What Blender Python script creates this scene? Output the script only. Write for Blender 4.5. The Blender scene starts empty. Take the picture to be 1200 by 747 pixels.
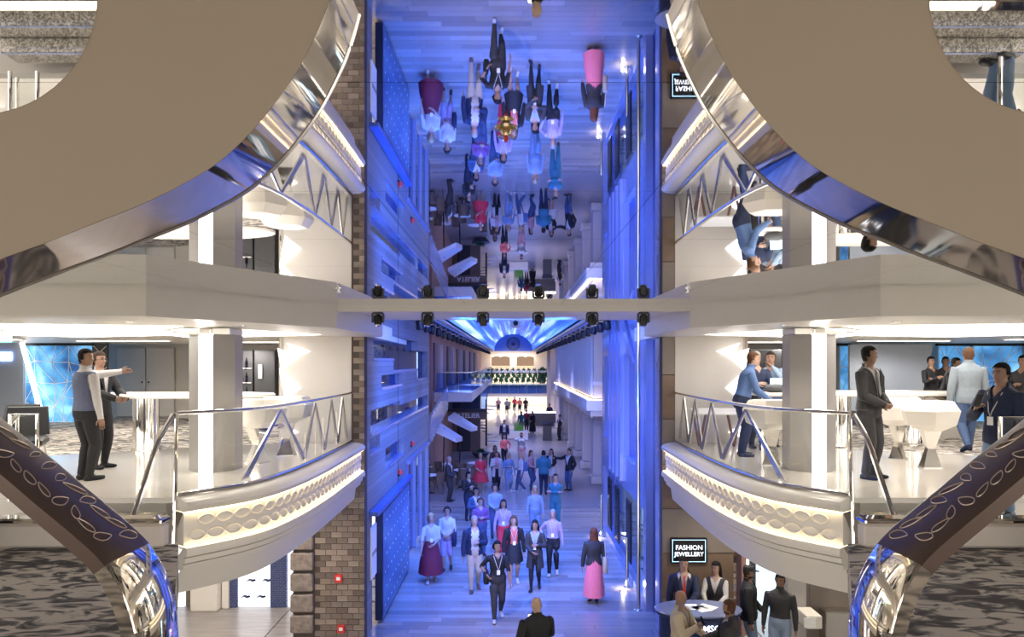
import bpy, bmesh, math, random
import numpy as np
from mathutils import Vector, Matrix

random.seed(7)
S = bpy.context.scene
COL = S.collection
R = math.radians
F, VX, VY, EYE = 850.0, 601.5, 425.0, 5.4      # focal length in pixels, vanishing point, eye height above the promenade
ZB = 3.85        # balcony deck
ZM = 6.25        # mirror ceiling
ZS = 5.91        # balcony soffit
ZP = 0.0         # promenade deck

# ------------------------------------------------------------------ camera
cam = bpy.data.objects.new('camera', bpy.data.cameras.new('camera'))
COL.objects.link(cam)
cam.location = (0, 0, EYE)
cam.rotation_euler = (R(90), 0, 0)
cam.data.sensor_fit = 'HORIZONTAL'
cam.data.sensor_width = 36.0
cam.data.lens = 36.0 * F / 1200.0
cam.data.shift_x = (600.0 - VX) / 1200.0
cam.data.shift_y = (VY - 373.5) / 1200.0
cam.data.clip_start = 0.05
cam.data.clip_end = 300
S.camera = cam
# ------------------------------------------------------------------ world, exposure
S.view_settings.view_transform = 'Standard'
S.view_settings.look = 'None'
S.view_settings.gamma = 1.0
S.view_settings.use_curve_mapping = False
S.view_settings.exposure = 0.85
w = bpy.data.worlds.new('world'); S.world = w; w.use_nodes = True
w.node_tree.nodes['Background'].inputs[0].default_value = (1.0, 0.93, 0.83, 1)
w.node_tree.nodes['Background'].inputs[1].default_value = 1.75

def lamp(name, kind, loc, energy, color, target=None, **kw):
    d = bpy.data.lights.new(name, kind); d.energy = energy; d.color = color
    for k, v in kw.items(): setattr(d, k, v)
    o = bpy.data.objects.new(name, d); COL.objects.link(o); o.location = loc
    if target is not None:
        o.rotation_euler = (Vector(target) - Vector(loc)).to_track_quat('-Z', 'Y').to_euler()
    return o

BLUE = (0.04, 0.17, 1.0)
# stage wash from the moving heads on the lighting beam
for i, (bx_, tx, ty, tz) in enumerate([(-2.0, 0.5, 16.5, 0), (-1.27, -1.0, 19, 0), (-0.45, 1.6, 21, 0), (0.38, -1.8, 23.5, 0), (1.17, 0.6, 26, 0), (1.94, -0.4, 18, 0)]):
    lamp('stage_wash_light', 'SPOT', (bx_, 10.9, 5.85), 720, (0.10, 0.22, 1.0) if i % 2 else (0.75, 0.7, 1.0), (tx, ty, tz), spot_size=R(42), spot_blend=1.0, shadow_soft_size=0.06)
for sx in (-1, 1):
    lamp('wall_wash_light', 'SPOT', (sx * 1.3, 13.0, 6.0), 2300, (0.03, 0.15, 1.0), (sx * -2.9, 19.5, 4.2), spot_size=R(75), spot_blend=1.0, shadow_soft_size=0.1)
    lamp('wall_wash_light', 'SPOT', (sx * 1.6, 13.2, 6.0), 850, (0.03, 0.15, 1.0), (sx * -2.9, 17.0, 1.8), spot_size=R(70), spot_blend=1.0, shadow_soft_size=0.1)
    for k, yy in enumerate((26, 35, 45, 57, 69)):
        lamp('track_and_fill_light', 'SPOT', (sx * 2.1, yy, 6.3), 800 if k else 650, ((0.12, 0.22, 1.0), (0.35, 0.4, 1.0), (0.55, 0.55, 1.0), (0.7, 0.66, 1.0), (0.8, 0.75, 1.0))[k], (sx * 0.4, yy + 2, 0), spot_size=R(95), spot_blend=1.0, shadow_soft_size=0.15)

lamp('track_and_fill_light', 'SPOT', (0.0, 72.0, 6.5), 900, (0.7, 0.72, 1.0), (0.3, 78.5, 2.6), spot_size=R(80), spot_blend=1.0, shadow_soft_size=0.15)  # extra spot away from the tracks, added to brighten the bridge front
for sx in (-1, 1):
    for k, yy in enumerate((15.6, 18.2, 20.8, 23.4)): lamp('floor_fill_light', 'SPOT', (sx * 2.0, yy, 6.45), 760 - 30 * k, BLUE, (sx * 0.9, yy + 0.3, 0), spot_size=R(85), spot_blend=1.0, shadow_soft_size=0.12)  # blue spots added overhead to tint the floor, apart from the track fixtures

# ------------------------------------------------------------------ materials
MATS = {}
def mat(name, col, rough=0.5, metal=0.0, emit=None, estr=0.0, var=0.06, nscale=8.0, bump=0.0, spec=0.5, trans=0.0, alpha=1.0, coat=0.0, ior=1.45):
    m = bpy.data.materials.new(name); m.use_nodes = True
    nt = m.node_tree; b = nt.nodes['Principled BSDF']
    c4 = (col[0], col[1], col[2], 1)
    b.inputs['Base Color'].default_value = c4
    b.inputs['Roughness'].default_value = rough
    b.inputs['Metallic'].default_value = metal
    b.inputs['Specular IOR Level'].default_value = spec
    b.inputs['Transmission Weight'].default_value = trans
    b.inputs['Alpha'].default_value = alpha
    b.inputs['Coat Weight'].default_value = coat
    b.inputs['IOR'].default_value = ior
    if emit is not None:
        b.inputs['Emission Color'].default_value = (emit[0], emit[1], emit[2], 1)
        b.inputs['Emission Strength'].default_value = estr
    if var > 0:
        tc = nt.nodes.new('ShaderNodeTexCoord'); n = nt.nodes.new('ShaderNodeTexNoise')
        n.inputs['Scale'].default_value = nscale; n.inputs['Detail'].default_value = 3
        nt.links.new(tc.outputs['Object'], n.inputs['Vector'])
        mx = nt.nodes.new('ShaderNodeMix'); mx.data_type = 'RGBA'
        mx.inputs['A'].default_value = tuple(max(0, c * (1 - var)) for c in col) + (1,)
        mx.inputs['B'].default_value = tuple(min(1, c * (1 + var)) for c in col) + (1,)
        nt.links.new(n.outputs['Fac'], mx.inputs['Factor'])
        nt.links.new(mx.outputs['Result'], b.inputs['Base Color'])
        if bump > 0:
            bp = nt.nodes.new('ShaderNodeBump'); bp.inputs['Strength'].default_value = bump; bp.inputs['Distance'].default_value = 0.02
            nt.links.new(n.outputs['Fac'], bp.inputs['Height']); nt.links.new(bp.outputs['Normal'], b.inputs['Normal'])
    MATS[name] = m
    return m

def ramp_mat(name, kind, scale, stops, rough=0.5, metal=0.0, emit=0.0, vec_scale=(1, 1, 1), bump=0.0, distort=0.0, coat=0.0, constant=False, voro='F1', rot=(0, 0, 0)):
    """noise / voronoi / wave / brick pattern pushed through a colour ramp"""
    m = bpy.data.materials.new(name); m.use_nodes = True
    nt = m.node_tree; b = nt.nodes['Principled BSDF']
    b.inputs['Roughness'].default_value = rough; b.inputs['Metallic'].default_value = metal; b.inputs['Coat Weight'].default_value = coat
    tc = nt.nodes.new('ShaderNodeTexCoord'); mp = nt.nodes.new('ShaderNodeMapping')
    mp.inputs['Scale'].default_value = vec_scale; mp.inputs['Rotation'].default_value = rot
    nt.links.new(tc.outputs['Object'], mp.inputs['Vector'])
    if kind == 'noise':
        t = nt.nodes.new('ShaderNodeTexNoise'); t.inputs['Detail'].default_value = 4; t.inputs['Distortion'].default_value = distort; out = t.outputs['Fac']
    elif kind == 'voronoi':
        t = nt.nodes.new('ShaderNodeTexVoronoi'); t.feature = voro; out = t.outputs['Distance']
    elif kind == 'voronoi_color':
        t = nt.nodes.new('ShaderNodeTexVoronoi'); out = t.outputs['Color']
    elif kind == 'wave':
        t = nt.nodes.new('ShaderNodeTexWave'); t.inputs['Distortion'].default_value = distort; out = t.outputs['Fac']
    t.inputs['Scale'].default_value = scale
    nt.links.new(mp.outputs['Vector'], t.inputs['Vector'])
    rp = nt.nodes.new('ShaderNodeValToRGB')
    if constant: rp.color_ramp.interpolation = 'CONSTANT'
    els = rp.color_ramp.elements
    while len(els) < len(stops): els.new(0.5)
    for e, (p, c) in zip(els, stops):
        e.position = p; e.color = (c[0], c[1], c[2], 1)
    nt.links.new(out, rp.inputs['Fac'])
    nt.links.new(rp.outputs['Color'], b.inputs['Base Color'])
    if emit > 0:
        nt.links.new(rp.outputs['Color'], b.inputs['Emission Color']); b.inputs['Emission Strength'].default_value = emit
    if bump > 0:
        bp = nt.nodes.new('ShaderNodeBump'); bp.inputs['Strength'].default_value = bump; bp.inputs['Distance'].default_value = 0.02
        nt.links.new(out, bp.inputs['Height']); nt.links.new(bp.outputs['Normal'], b.inputs['Normal'])
    MATS[name] = m
    return m

def brick_mat(name, c1, c2, mortar, scale, rough=0.7, bw=0.5, rh=0.25, rot=(0, 0, 0)):
    m = bpy.data.materials.new(name); m.use_nodes = True
    nt = m.node_tree; b = nt.nodes['Principled BSDF']; b.inputs['Roughness'].default_value = rough
    tc = nt.nodes.new('ShaderNodeTexCoord'); mp = nt.nodes.new('ShaderNodeMapping'); mp.inputs['Rotation'].default_value = rot
    t = nt.nodes.new('ShaderNodeTexBrick'); t.inputs['Scale'].default_value = scale
    t.inputs['Color1'].default_value = c1 + (1,); t.inputs['Color2'].default_value = c2 + (1,); t.inputs['Mortar'].default_value = mortar + (1,)
    t.inputs['Mortar Size'].default_value = 0.012; t.inputs['Brick Width'].default_value = bw; t.inputs['Row Height'].default_value = rh
    nt.links.new(tc.outputs['Object'], mp.inputs['Vector']); nt.links.new(mp.outputs['Vector'], t.inputs['Vector'])
    nt.links.new(t.outputs['Color'], b.inputs['Base Color'])
    bp = nt.nodes.new('ShaderNodeBump'); bp.inputs['Strength'].default_value = 0.4; bp.inputs['Distance'].default_value = 0.02; bp.invert = True
    nt.links.new(t.outputs['Fac'], bp.inputs['Height']); nt.links.new(bp.outputs['Normal'], b.inputs['Normal'])
    MATS[name] = m
    return m

mat('white_gloss', (0.72, 0.68, 0.62), 0.28, var=0.02)
mat('white_satin', (0.74, 0.70, 0.65), 0.45, var=0.02)
mat('white_wall', (0.56, 0.525, 0.49), 0.5, var=0.03)
mat('white_floor', (0.60, 0.56, 0.51), 0.12, var=0.03, coat=0.3)
mat('soffit_white', (0.74, 0.70, 0.62), 0.35, var=0.02)
mat('mirror', (0.87, 0.87, 0.88), 0.015, 1.0, var=0.0)
mat('seam_grey', (0.6, 0.57, 0.55), 0.4)
mat('logo_dim', (0.4, 0.6, 0.9), 0.4, emit=(0.4, 0.6, 1.0), estr=0.12, var=0)
mat('chrome', (0.86, 0.84, 0.80), 0.06, 1.0, var=0.02)
mat('chrome_soft', (0.86, 0.81, 0.73), 0.045, 1.0, var=0.04, nscale=3)
mat('steel', (0.62, 0.60, 0.57), 0.22, 1.0)
mat('gold_trim', (0.75, 0.62, 0.42), 0.25, 1.0)
mat('taupe_panel', (0.31, 0.25, 0.185), 0.55, var=0.05, nscale=2)
mat('brown_reflection', (0.13, 0.09, 0.075), 0.3, 0.4, var=0.1)
mat('engraving', (0.75, 0.62, 0.50), 0.3, 0.6)
mat('column_grey', (0.33, 0.31, 0.295), 0.35, var=0.03)
mat('lamp_white', (1, 1, 1), 0.5, emit=(1.0, 0.93, 0.82), estr=5.5, var=0)
mat('lamp_panel', (1, 1, 1), 0.5, emit=(1.0, 0.95, 0.88), estr=2.4, var=0)
mat('lamp_star', (1, 1, 1), 0.5, emit=(1.0, 0.95, 0.9), estr=1.35, var=0)
mat('lamp_warm', (1, 0.9, 0.7), 0.5, emit=(1.0, 0.78, 0.45), estr=4.0, var=0)
mat('lamp_blue', (0.5, 0.6, 1), 0.5, emit=(0.35, 0.5, 1.0), estr=4.0, var=0)
mat('downlight_glow', (1, 1, 1), 0.5, emit=(1.0, 0.9, 0.75), estr=12.0, var=0)
m = mat('glass', (0.97, 0.99, 0.98), 0.0, var=0, trans=1.0, ior=1.12)
def thin_glass(name, tint, refl):
    g = bpy.data.materials.new(name); g.use_nodes = True; nt = g.node_tree; nt.nodes.clear()
    o = nt.nodes.new('ShaderNodeOutputMaterial'); mx = nt.nodes.new('ShaderNodeMixShader'); t = nt.nodes.new('ShaderNodeBsdfTransparent'); gl = nt.nodes.new('ShaderNodeBsdfGlossy')
    lw = nt.nodes.new('ShaderNodeLayerWeight'); lw.inputs['Blend'].default_value = 0.5
    pw = nt.nodes.new('ShaderNodeMath'); pw.operation = 'POWER'; pw.inputs[1].default_value = 4.0; nt.links.new(lw.outputs['Facing'], pw.inputs[0])
    sc = nt.nodes.new('ShaderNodeMath'); sc.operation = 'MULTIPLY_ADD'; sc.inputs[1].default_value = refl; sc.inputs[2].default_value = 0.03; nt.links.new(pw.outputs[0], sc.inputs[0])
    t.inputs[0].default_value = tint + (1,); gl.inputs['Roughness'].default_value = 0.02
    nt.links.new(sc.outputs[0], mx.inputs[0]); nt.links.new(t.outputs[0], mx.inputs[1]); nt.links.new(gl.outputs[0], mx.inputs[2]); nt.links.new(mx.outputs[0], o.inputs[0])
    MATS[name] = g; return g
thin_glass('glass', (0.95, 0.97, 0.96), 0.3)
thin_glass('glass_blue', (0.55, 0.7, 0.95), 0.35)
thin_glass('glass_dark', (0.25, 0.3, 0.42), 0.45)
mat('navy_panel', (0.012, 0.022, 0.085), 0.3, var=0.2)
mat('blue_panel', (0.06, 0.12, 0.42), 0.25, var=0.1)
mat('blue_metal', (0.30, 0.36, 0.60), 0.22, 0.5, var=0.06)
mat('wood_grey', (0.20, 0.165, 0.14), 0.45, var=0.18, nscale=3)
mat('wood_brown', (0.17, 0.115, 0.08), 0.45, var=0.2, nscale=4)
mat('door_grey', (0.52, 0.48, 0.44), 0.4, var=0.04)
mat('panel_bluegrey', (0.33, 0.37, 0.44), 0.4, var=0.05)
mat('dark', (0.015, 0.015, 0.018), 0.4)
mat('dark_grey', (0.06, 0.06, 0.065), 0.4)
mat('black_gloss', (0.01, 0.01, 0.012), 0.12)
mat('red_plastic', (0.75, 0.04, 0.03), 0.35)
mat('green_led', (0.1, 1, 0.3), 0.4, emit=(0.1, 1, 0.3), estr=4, var=0)
mat('screen_white', (0.9, 0.92, 1), 0.4, emit=(0.85, 0.9, 1.0), estr=0.95, var=0)
mat('screen_cyan', (0.5, 0.8, 1), 0.4, emit=(0.45, 0.75, 1.0), estr=1.4, var=0)
mat('paper', (0.85, 0.85, 0.83), 0.6)
mat('rose_wall', (0.42, 0.25, 0.20), 0.55, var=0.08)
mat('rose_dark', (0.22, 0.12, 0.10), 0.5, var=0.1)
mat('cream_wall', (0.62, 0.56, 0.48), 0.55, var=0.05)
mat('cream_stone', (0.66, 0.60, 0.55), 0.5, var=0.08)
mat('rattan', (0.16, 0.11, 0.075), 0.6, var=0.3, nscale=60)
mat('leaf_green', (0.035, 0.13, 0.05), 0.5, var=0.3, nscale=20)
mat('leaf_bright', (0.12, 0.36, 0.05), 0.5, var=0.3, nscale=20)
mat('soil', (0.05, 0.035, 0.025), 0.9)
mat('awning_white', (0.80, 0.80, 0.82), 0.6)
for i, c in enumerate([(0.19, 0.145, 0.115), (0.25, 0.195, 0.155), (0.15, 0.115, 0.095), (0.30, 0.24, 0.195), (0.215, 0.175, 0.15)]):
    mat('brick_%d' % i, c, 0.65, var=0.2, nscale=14, bump=0.3)
for i, c in enumerate([(0.25, 0.22, 0.21), (0.29, 0.26, 0.25), (0.21, 0.185, 0.18), (0.33, 0.295, 0.28), (0.27, 0.23, 0.21)]):
    mat('plank_%d' % i, c, 0.2, spec=0.6, var=0.10, nscale=5)
mat('mortar', (0.09, 0.07, 0.06), 0.9, var=0.1)
ramp_mat('floor_far', 'noise', 3.0, [(0.3, (0.22, 0.195, 0.19)), (0.7, (0.33, 0.30, 0.29))], rough=0.3, vec_scale=(0.4, 3, 1))
ramp_mat('carpet', 'noise', 5.0, [(0.40, (0.09, 0.082, 0.085)), (0.48, (0.24, 0.22, 0.205)), (0.55, (0.66, 0.60, 0.53))], rough=0.95, vec_scale=(0.75, 1.5, 1), distort=1.4, rot=(0, 0, 0.5))
ramp_mat('crystal_tread', 'voronoi_color', 55, [(0.2, (0.35, 0.33, 0.30)), (0.75, (0.95, 0.92, 0.85))], rough=0.12, metal=0.75, bump=0.8)
ramp_mat('vault_screen', 'noise', 1.6, [(0.3, (0.012, 0.05, 0.62)), (0.48, (0.03, 0.14, 0.85)), (0.56, (0.15, 0.38, 1.0)), (0.68, (0.7, 0.84, 1.0))], emit=0.62, distort=0.3, vec_scale=(1.6, 0.02, 1.6))
ramp_mat('led_wall', 'noise', 0.6, [(0.3, (0.006, 0.016, 0.09)), (0.6, (0.014, 0.05, 0.24)), (0.8, (0.06, 0.13, 0.42))], emit=0.55, rough=0.25, vec_scale=(1, 0.5, 1))
brick_mat('grey_brick_side', (0.25, 0.24, 0.25), (0.19, 0.18, 0.19), (0.11, 0.11, 0.115), 4.0, rot=(R(90), 0, R(90)))
brick_mat('blue_tile', (0.03, 0.05, 0.16), (0.05, 0.07, 0.2), (0.25, 0.27, 0.35), 6.0, 0.2, rot=(R(90), 0, 0))
ramp_mat('stone_band', 'noise', 9, [(0.3, (0.18, 0.145, 0.125)), (0.7, (0.32, 0.265, 0.225))], rough=0.7, bump=0.3)
ramp_mat('shelf_goods', 'voronoi_color', 5, [(0.1, (0.06, 0.05, 0.05)), (0.4, (0.35, 0.22, 0.15)), (0.7, (0.65, 0.6, 0.55)), (0.9, (0.3, 0.35, 0.5))], rough=0.5, vec_scale=(1, 1, 2))

# ------------------------------------------------------------------ mesh helpers
def M(n): return MATS[n]
def ax(px, D): return (px - VX) * D / F                 # world x of an image column at depth D
def az(py, D): return EYE - (py - VY) * D / F           # world z of an image row at depth D
def PT(px, py, D): return Vector((ax(px, D), D, az(py, D)))

class MB:
    def __init__(s): s.v = []; s.f = []; s.m = []
    def add(s, vs, fs, mi=0):
        o = len(s.v); s.v += [tuple(p) for p in vs]
        for f in fs: s.f.append(tuple(i + o for i in f)); s.m.append(mi)
        return s
    def box(s, lo, hi, mi=0):
        x0, y0, z0 = lo; x1, y1, z1 = hi
        return s.add([(x0, y0, z0), (x1, y0, z0), (x1, y1, z0), (x0, y1, z0), (x0, y0, z1), (x1, y0, z1), (x1, y1, z1), (x0, y1, z1)],
                     [(0, 3, 2, 1), (4, 5, 6, 7), (0, 1, 5, 4), (1, 2, 6, 5), (2, 3, 7, 6), (3, 0, 4, 7)], mi)
    def cbox(s, lo, hi, c=0.02, mi=0):
        """box with its eight vertical/horizontal edges chamfered: stacked rings"""
        x0, y0, z0 = lo; x1, y1, z1 = hi; rings = []
        for z, k in ((z0, c), (z0 + c, 0), (z1 - c, 0), (z1, c)):
            a, b, d, e = x0 + k, x1 - k, y0 + k, y1 - k; q = c * 0.7
            rings.append([(a + q, d, z), (b - q, d, z), (b, d + q, z), (b, e - q, z), (b - q, e, z), (a + q, e, z), (a, e - q, z), (a, d + q, z)])
        return s.loft(rings, mi=mi)
    def loft(s, rings, cap=True, closed=True, mi=0):
        n = len(rings[0]); vs = [p for r in rings for p in r]; fs = []
        for i in range(len(rings) - 1):
            for j in range(n if closed else n - 1):
                k = (j + 1) % n
                fs.append((i * n + j, i * n + k, (i + 1) * n + k, (i + 1) * n + j))
        if cap and closed:
            fs.append(tuple(range(n - 1, -1, -1))); fs.append(tuple((len(rings) - 1) * n + j for j in range(n)))
        return s.add(vs, fs, mi)
    def prism(s, poly, z0, z1, mi=0):
        n = len(poly)
        vs = [(p[0], p[1], z0) for p in poly] + [(p[0], p[1], z1) for p in poly]
        fs = [tuple(range(n - 1, -1, -1)), tuple(range(n, 2 * n))] + [(i, (i + 1) % n, n + (i + 1) % n, n + i) for i in range(n)]
        return s.add(vs, fs, mi)
    def slab(s, pts, nrm, t, mi=0):
        """flat polygon given in 3D, thickened along nrm"""
        nrm = Vector(nrm).normalized() * t; n = len(pts)
        vs = [Vector(p) for p in pts] + [Vector(p) + nrm for p in pts]
        fs = [tuple(range(n - 1, -1, -1)), tuple(range(n, 2 * n))] + [(i, (i + 1) % n, n + (i + 1) % n, n + i) for i in range(n)]
        return s.add(vs, fs, mi)
    def tube(s, path, r, n=8, mi=0, cap=True, flat=1.0, up=(0, 0, 1)):
        path = [Vector(p) for p in path]; rings = []
        rs = r if isinstance(r, (list, tuple)) else [r] * len(path)
        for i, p in enumerate(path):
            d = (path[min(i + 1, len(path) - 1)] - path[max(i - 1, 0)])
            d = d.normalized() if d.length > 1e-9 else Vector((0, 0, 1))
            u = Vector(up)
            if abs(d.dot(u)) > 0.95: u = Vector((0, 1, 0)) if abs(d.y) < 0.9 else Vector((1, 0, 0))
            a = d.cross(u).normalized(); b = a.cross(d).normalized()
            rings.append([p + a * (math.cos(2 * math.pi * k / n) * rs[i]) + b * (math.sin(2 * math.pi * k / n) * rs[i] * flat) for k in range(n)])
        return s.loft(rings, cap=cap, mi=mi)
    def lathe(s, prof, c=(0, 0, 0), n=20, mi=0, ex=1.0, ey=1.0):
        rings = [[(c[0] + r * ex * math.cos(2 * math.pi * k / n), c[1] + r * ey * math.sin(2 * math.pi * k / n), c[2] + z) for k in range(n)] for r, z in prof]
        return s.loft(rings, mi=mi)
    def ball(s, c, r, n=10, m=6, mi=0):
        r = (r, r, r) if not isinstance(r, (tuple, list)) else r
        rings = []
        for i in range(m + 1):
            t = math.pi * (i + 0.02) / (m + 0.04)
            rings.append([(c[0] + r[0] * math.sin(t) * math.cos(2 * math.pi * k / n), c[1] + r[1] * math.sin(t) * math.sin(2 * math.pi * k / n), c[2] - r[2] * math.cos(t)) for k in range(n)])
        return s.loft(rings, mi=mi)
    def mesh(s, name, mats, smooth=False, angle=35):
        me = bpy.data.meshes.new(name); me.from_pydata(s.v, [], s.f)
        for q in (mats if isinstance(mats, (list, tuple)) else [mats]): me.materials.append(M(q) if isinstance(q, str) else q)
        if any(s.m): me.polygons.foreach_set('material_index', s.m)
        if smooth:
            me.polygons.foreach_set('use_smooth', [True] * len(me.polygons)); me.set_sharp_from_angle(angle=R(angle))
        bm = bmesh.new(); bm.from_mesh(me); bmesh.ops.recalc_face_normals(bm, faces=bm.faces); bm.to_mesh(me); bm.free()
        me.update(); return me
    def build(s, name, mats, parent=None, smooth=False, angle=35):
        return link(name, s.mesh(name, mats, smooth, angle), parent)

def link(name, me, parent=None):
    o = bpy.data.objects.new(name, me); COL.objects.link(o)
    if parent is not None: o.parent = parent
    return o
def tag(o, label, cat, group=None):
    o['label'] = label; o['category'] = cat
    if group: o['group'] = group
    return o
def struct(o, label=None):
    o['kind'] = 'structure'
    if label: o['label'] = label
    return o
def thing(name, label, cat, loc=(0, 0, 0), rz=0, group=None):
    o = bpy.data.objects.new(name, None); COL.objects.link(o); o.location = loc; o.rotation_euler = (0, 0, rz); o.empty_display_size = 0.1
    return tag(o, label, cat, group)
def place(o, world_loc):
    """give a top-level Empty its base location while its parts were written in world coordinates"""
    o.location = world_loc
    for c in o.children: c.location = Vector(c.location) - Vector(world_loc)
def copy_tree(o, parent=None):
    c = o.copy(); COL.objects.link(c); c.parent = parent
    for ch in o.children: copy_tree(ch, c)
    return c
def smooth_path(pts, n=8):
    pts = [Vector(p) for p in pts]; out = []
    for i in range(len(pts) - 1):
        p0 = pts[max(i - 1, 0)]; p1 = pts[i]; p2 = pts[i + 1]; p3 = pts[min(i + 2, len(pts) - 1)]
        for k in range(n):
            t = k / n
            out.append(0.5 * ((2 * p1) + (p2 - p0) * t + (2 * p0 - 5 * p1 + 4 * p2 - p3) * t * t + (-p0 + 3 * p1 - 3 * p2 + p3) * t ** 3))
    out.append(pts[-1]); return out
def resample(path, n):
    L = [0]
    for a, b in zip(path, path[1:]): L.append(L[-1] + (b - a).length)
    out = []
    for i in range(n + 1):
        d = L[-1] * i / n; k = 0
        while k < len(L) - 2 and L[k + 1] < d: k += 1
        t = (d - L[k]) / max(1e-9, L[k + 1] - L[k]); out.append(path[k].lerp(path[k + 1], t))
    return out
def text_mesh(txt, size, extrude=0.002, align='CENTER', bold=0.0):
    cu = bpy.data.curves.new('lettering', 'FONT'); cu.body = txt; cu.size = size; cu.extrude = extrude; cu.align_x = align; cu.align_y = 'CENTER'; cu.offset = bold; cu.resolution_u = 3
    o = bpy.data.objects.new('lettering', cu); COL.objects.link(o)
    dg = bpy.context.evaluated_depsgraph_get(); me = bpy.data.meshes.new_from_object(o.evaluated_get(dg)); bpy.data.objects.remove(o); bpy.data.curves.remove(cu)
    me.materials.clear(); return me
def lettering(txt, size, loc, rot, matname, parent=None, bold=0.0, name='lettering'):
    me = text_mesh(txt, size, bold=bold); me.materials.append(M(matname)); o = link(name, me, parent); o.location = loc; o.rotation_euler = rot; return o

# ================================================================== SETTING
# ---- promenade floor: near planks are pieces, beyond them the material takes over
fl = MB().box((-14, -6, -0.2), (14, 14.0, -0.01)).box((-14, 14.0, -0.2), (14, 27.2, -0.02)).box((-14, 27.2, -0.2), (14, 95, 0.0)).build('floor', 'floor_far'); struct(fl, 'wood look promenade floor washed in blue light')
pm = {}
for L in (1.5, 1.9):
    for k in range(5):
        pm[(L, k)] = MB().box((0, 0, -0.02), (L - 0.006, 0.214, 0.0)).mesh('plank', 'plank_%d' % k)
row = 0; y = 14.0
while y < 27.1:
    x = -2.95 - (row * 0.53) % 1.3
    while x < 2.95:
        L = random.choice((1.5, 1.9)); o = link('plank', pm[(L, random.randrange(5))], fl); o.location = (x, y, 0); x += L
    y += 0.22; row += 1
MB().box((-14, 14.0, -0.02), (-4.9, 27.2, 0.0)).box((4.9, 14.0, -0.02), (14, 27.2, 0.0)).build('side_floor', 'floor_far', fl)

# ---- mirror ceiling over the void: separate mirror panels with thin open joints
def fpath(s): return [(s * 2.56, 14.2), (s * 2.62, 10.75), (s * 4.05, 8.0), (s * 5.7, 7.85), (s * 14, 7.85)]
cl = MB().box((-14, -6, ZM + 0.03), (14, 14.3, ZM + 0.25)).build('ceiling', 'seam_grey'); struct(cl, 'mirror panelled ceiling above the atrium')
def clip_poly(poly, a, b, c):     # keep a*x+b*y<=c
    out = []
    for i in range(len(poly)):
        p, q = poly[i], poly[(i + 1) % len(poly)]; dp = a * p[0] + b * p[1] - c; dq = a * q[0] + b * q[1] - c
        if dp <= 0: out.append(p)
        if dp * dq < 0:
            t = dp / (dp - dq); out.append((p[0] + (q[0] - p[0]) * t, p[1] + (q[1] - p[1]) * t))
    return out
cells = []
ys = [-2, 0.6, 2.2, 3.6, 5.0, 6.4, 7.85]; xs = [-9, -6.6, -4.9, -3.5, -2.1, -0.7, 0.7, 2.1, 3.5, 4.9, 6.6, 9]
for y0, y1 in zip(ys, ys[1:]):
    for x0, x1 in zip(xs, xs[1:]): cells.append([(x0, y0), (x1, y0), (x1, y1), (x0, y1)])
for y0, y1 in ((7.85, 9.3), (9.3, 10.75)):
    for x0, x1 in zip(xs[2:9], xs[3:10]):
        c = [(x0, y0), (x1, y0), (x1, y1), (x0, y1)]
        for s in (-1, 1): c = clip_poly(c, s * (10.75 - 7.93), 4.05 - 2.62, 4.05 * (10.75 - 7.93) + 7.93 * (4.05 - 2.62)) if len(c) > 2 else c
        if len(c) > 2: cells.append(c)
for c in cells:
    cx = sum(p[0] for p in c) / len(c); cy = sum(p[1] for p in c) / len(c)
    sh = [(cx + (p[0] - cx) * (1 - 0.002), cy + (p[1] - cy) * (1 - 0.002)) for p in c]
    MB().prism(sh, ZM, ZM + 0.02).build('mirror_panel', 'mirror', cl)

# ---- lighting beam in front of the promenade, soffit behind it
bm_ = MB().box((-2.66, 10.76, ZM - 0.095), (2.66, 10.9, ZM + 0.03)).build('trim_1', 'white_satin'); struct(bm_, 'white beam across the promenade mouth that carries the stage lights')
MB().box((-2.66, 10.9, ZM - 0.02), (2.66, 14.2, ZM + 0.03)).build('soffit', 'white_satin', bm_)

def moving_head(x, k):
    t = thing('moving_head_light', 'black moving head stage light hung under the white beam', 'stage light', group='stage lights under the beam')
    z = ZM - 0.095
    MB().cbox((-0.075, -0.055, -0.035), (0.075, 0.055, 0), 0.008).build('base', 'dark_grey', t)
    y = MB()
    for s in (-1, 1): y.cbox((s * 0.078 - 0.014, -0.03, -0.16), (s * 0.078 + 0.014, 0.03, -0.02), 0.006)
    y.build('yoke', 'dark_grey', t)
    h = MB().lathe([(0.04, 0.09), (0.06, 0.07), (0.062, -0.03), (0.05, -0.07), (0.045, -0.085)], n=16).build('head', 'dark', t, True)
    h.location = (0, 0, -0.13); h.rotation_euler = (R(-28 + 9 * (k % 3)), R(10 * (k % 2) - 5), 0)
    MB().lathe([(0.04, -0.084), (0.043, -0.088), (0.03, -0.094)], n=16).build('lens', 'lamp_blue' if k == 99 else 'chrome', h, True)
    t.location = (x, 10.83, z)
for k, px in enumerate((443, 501, 566, 631, 694, 754)): moving_head(ax(px, 10.83), k)

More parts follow.
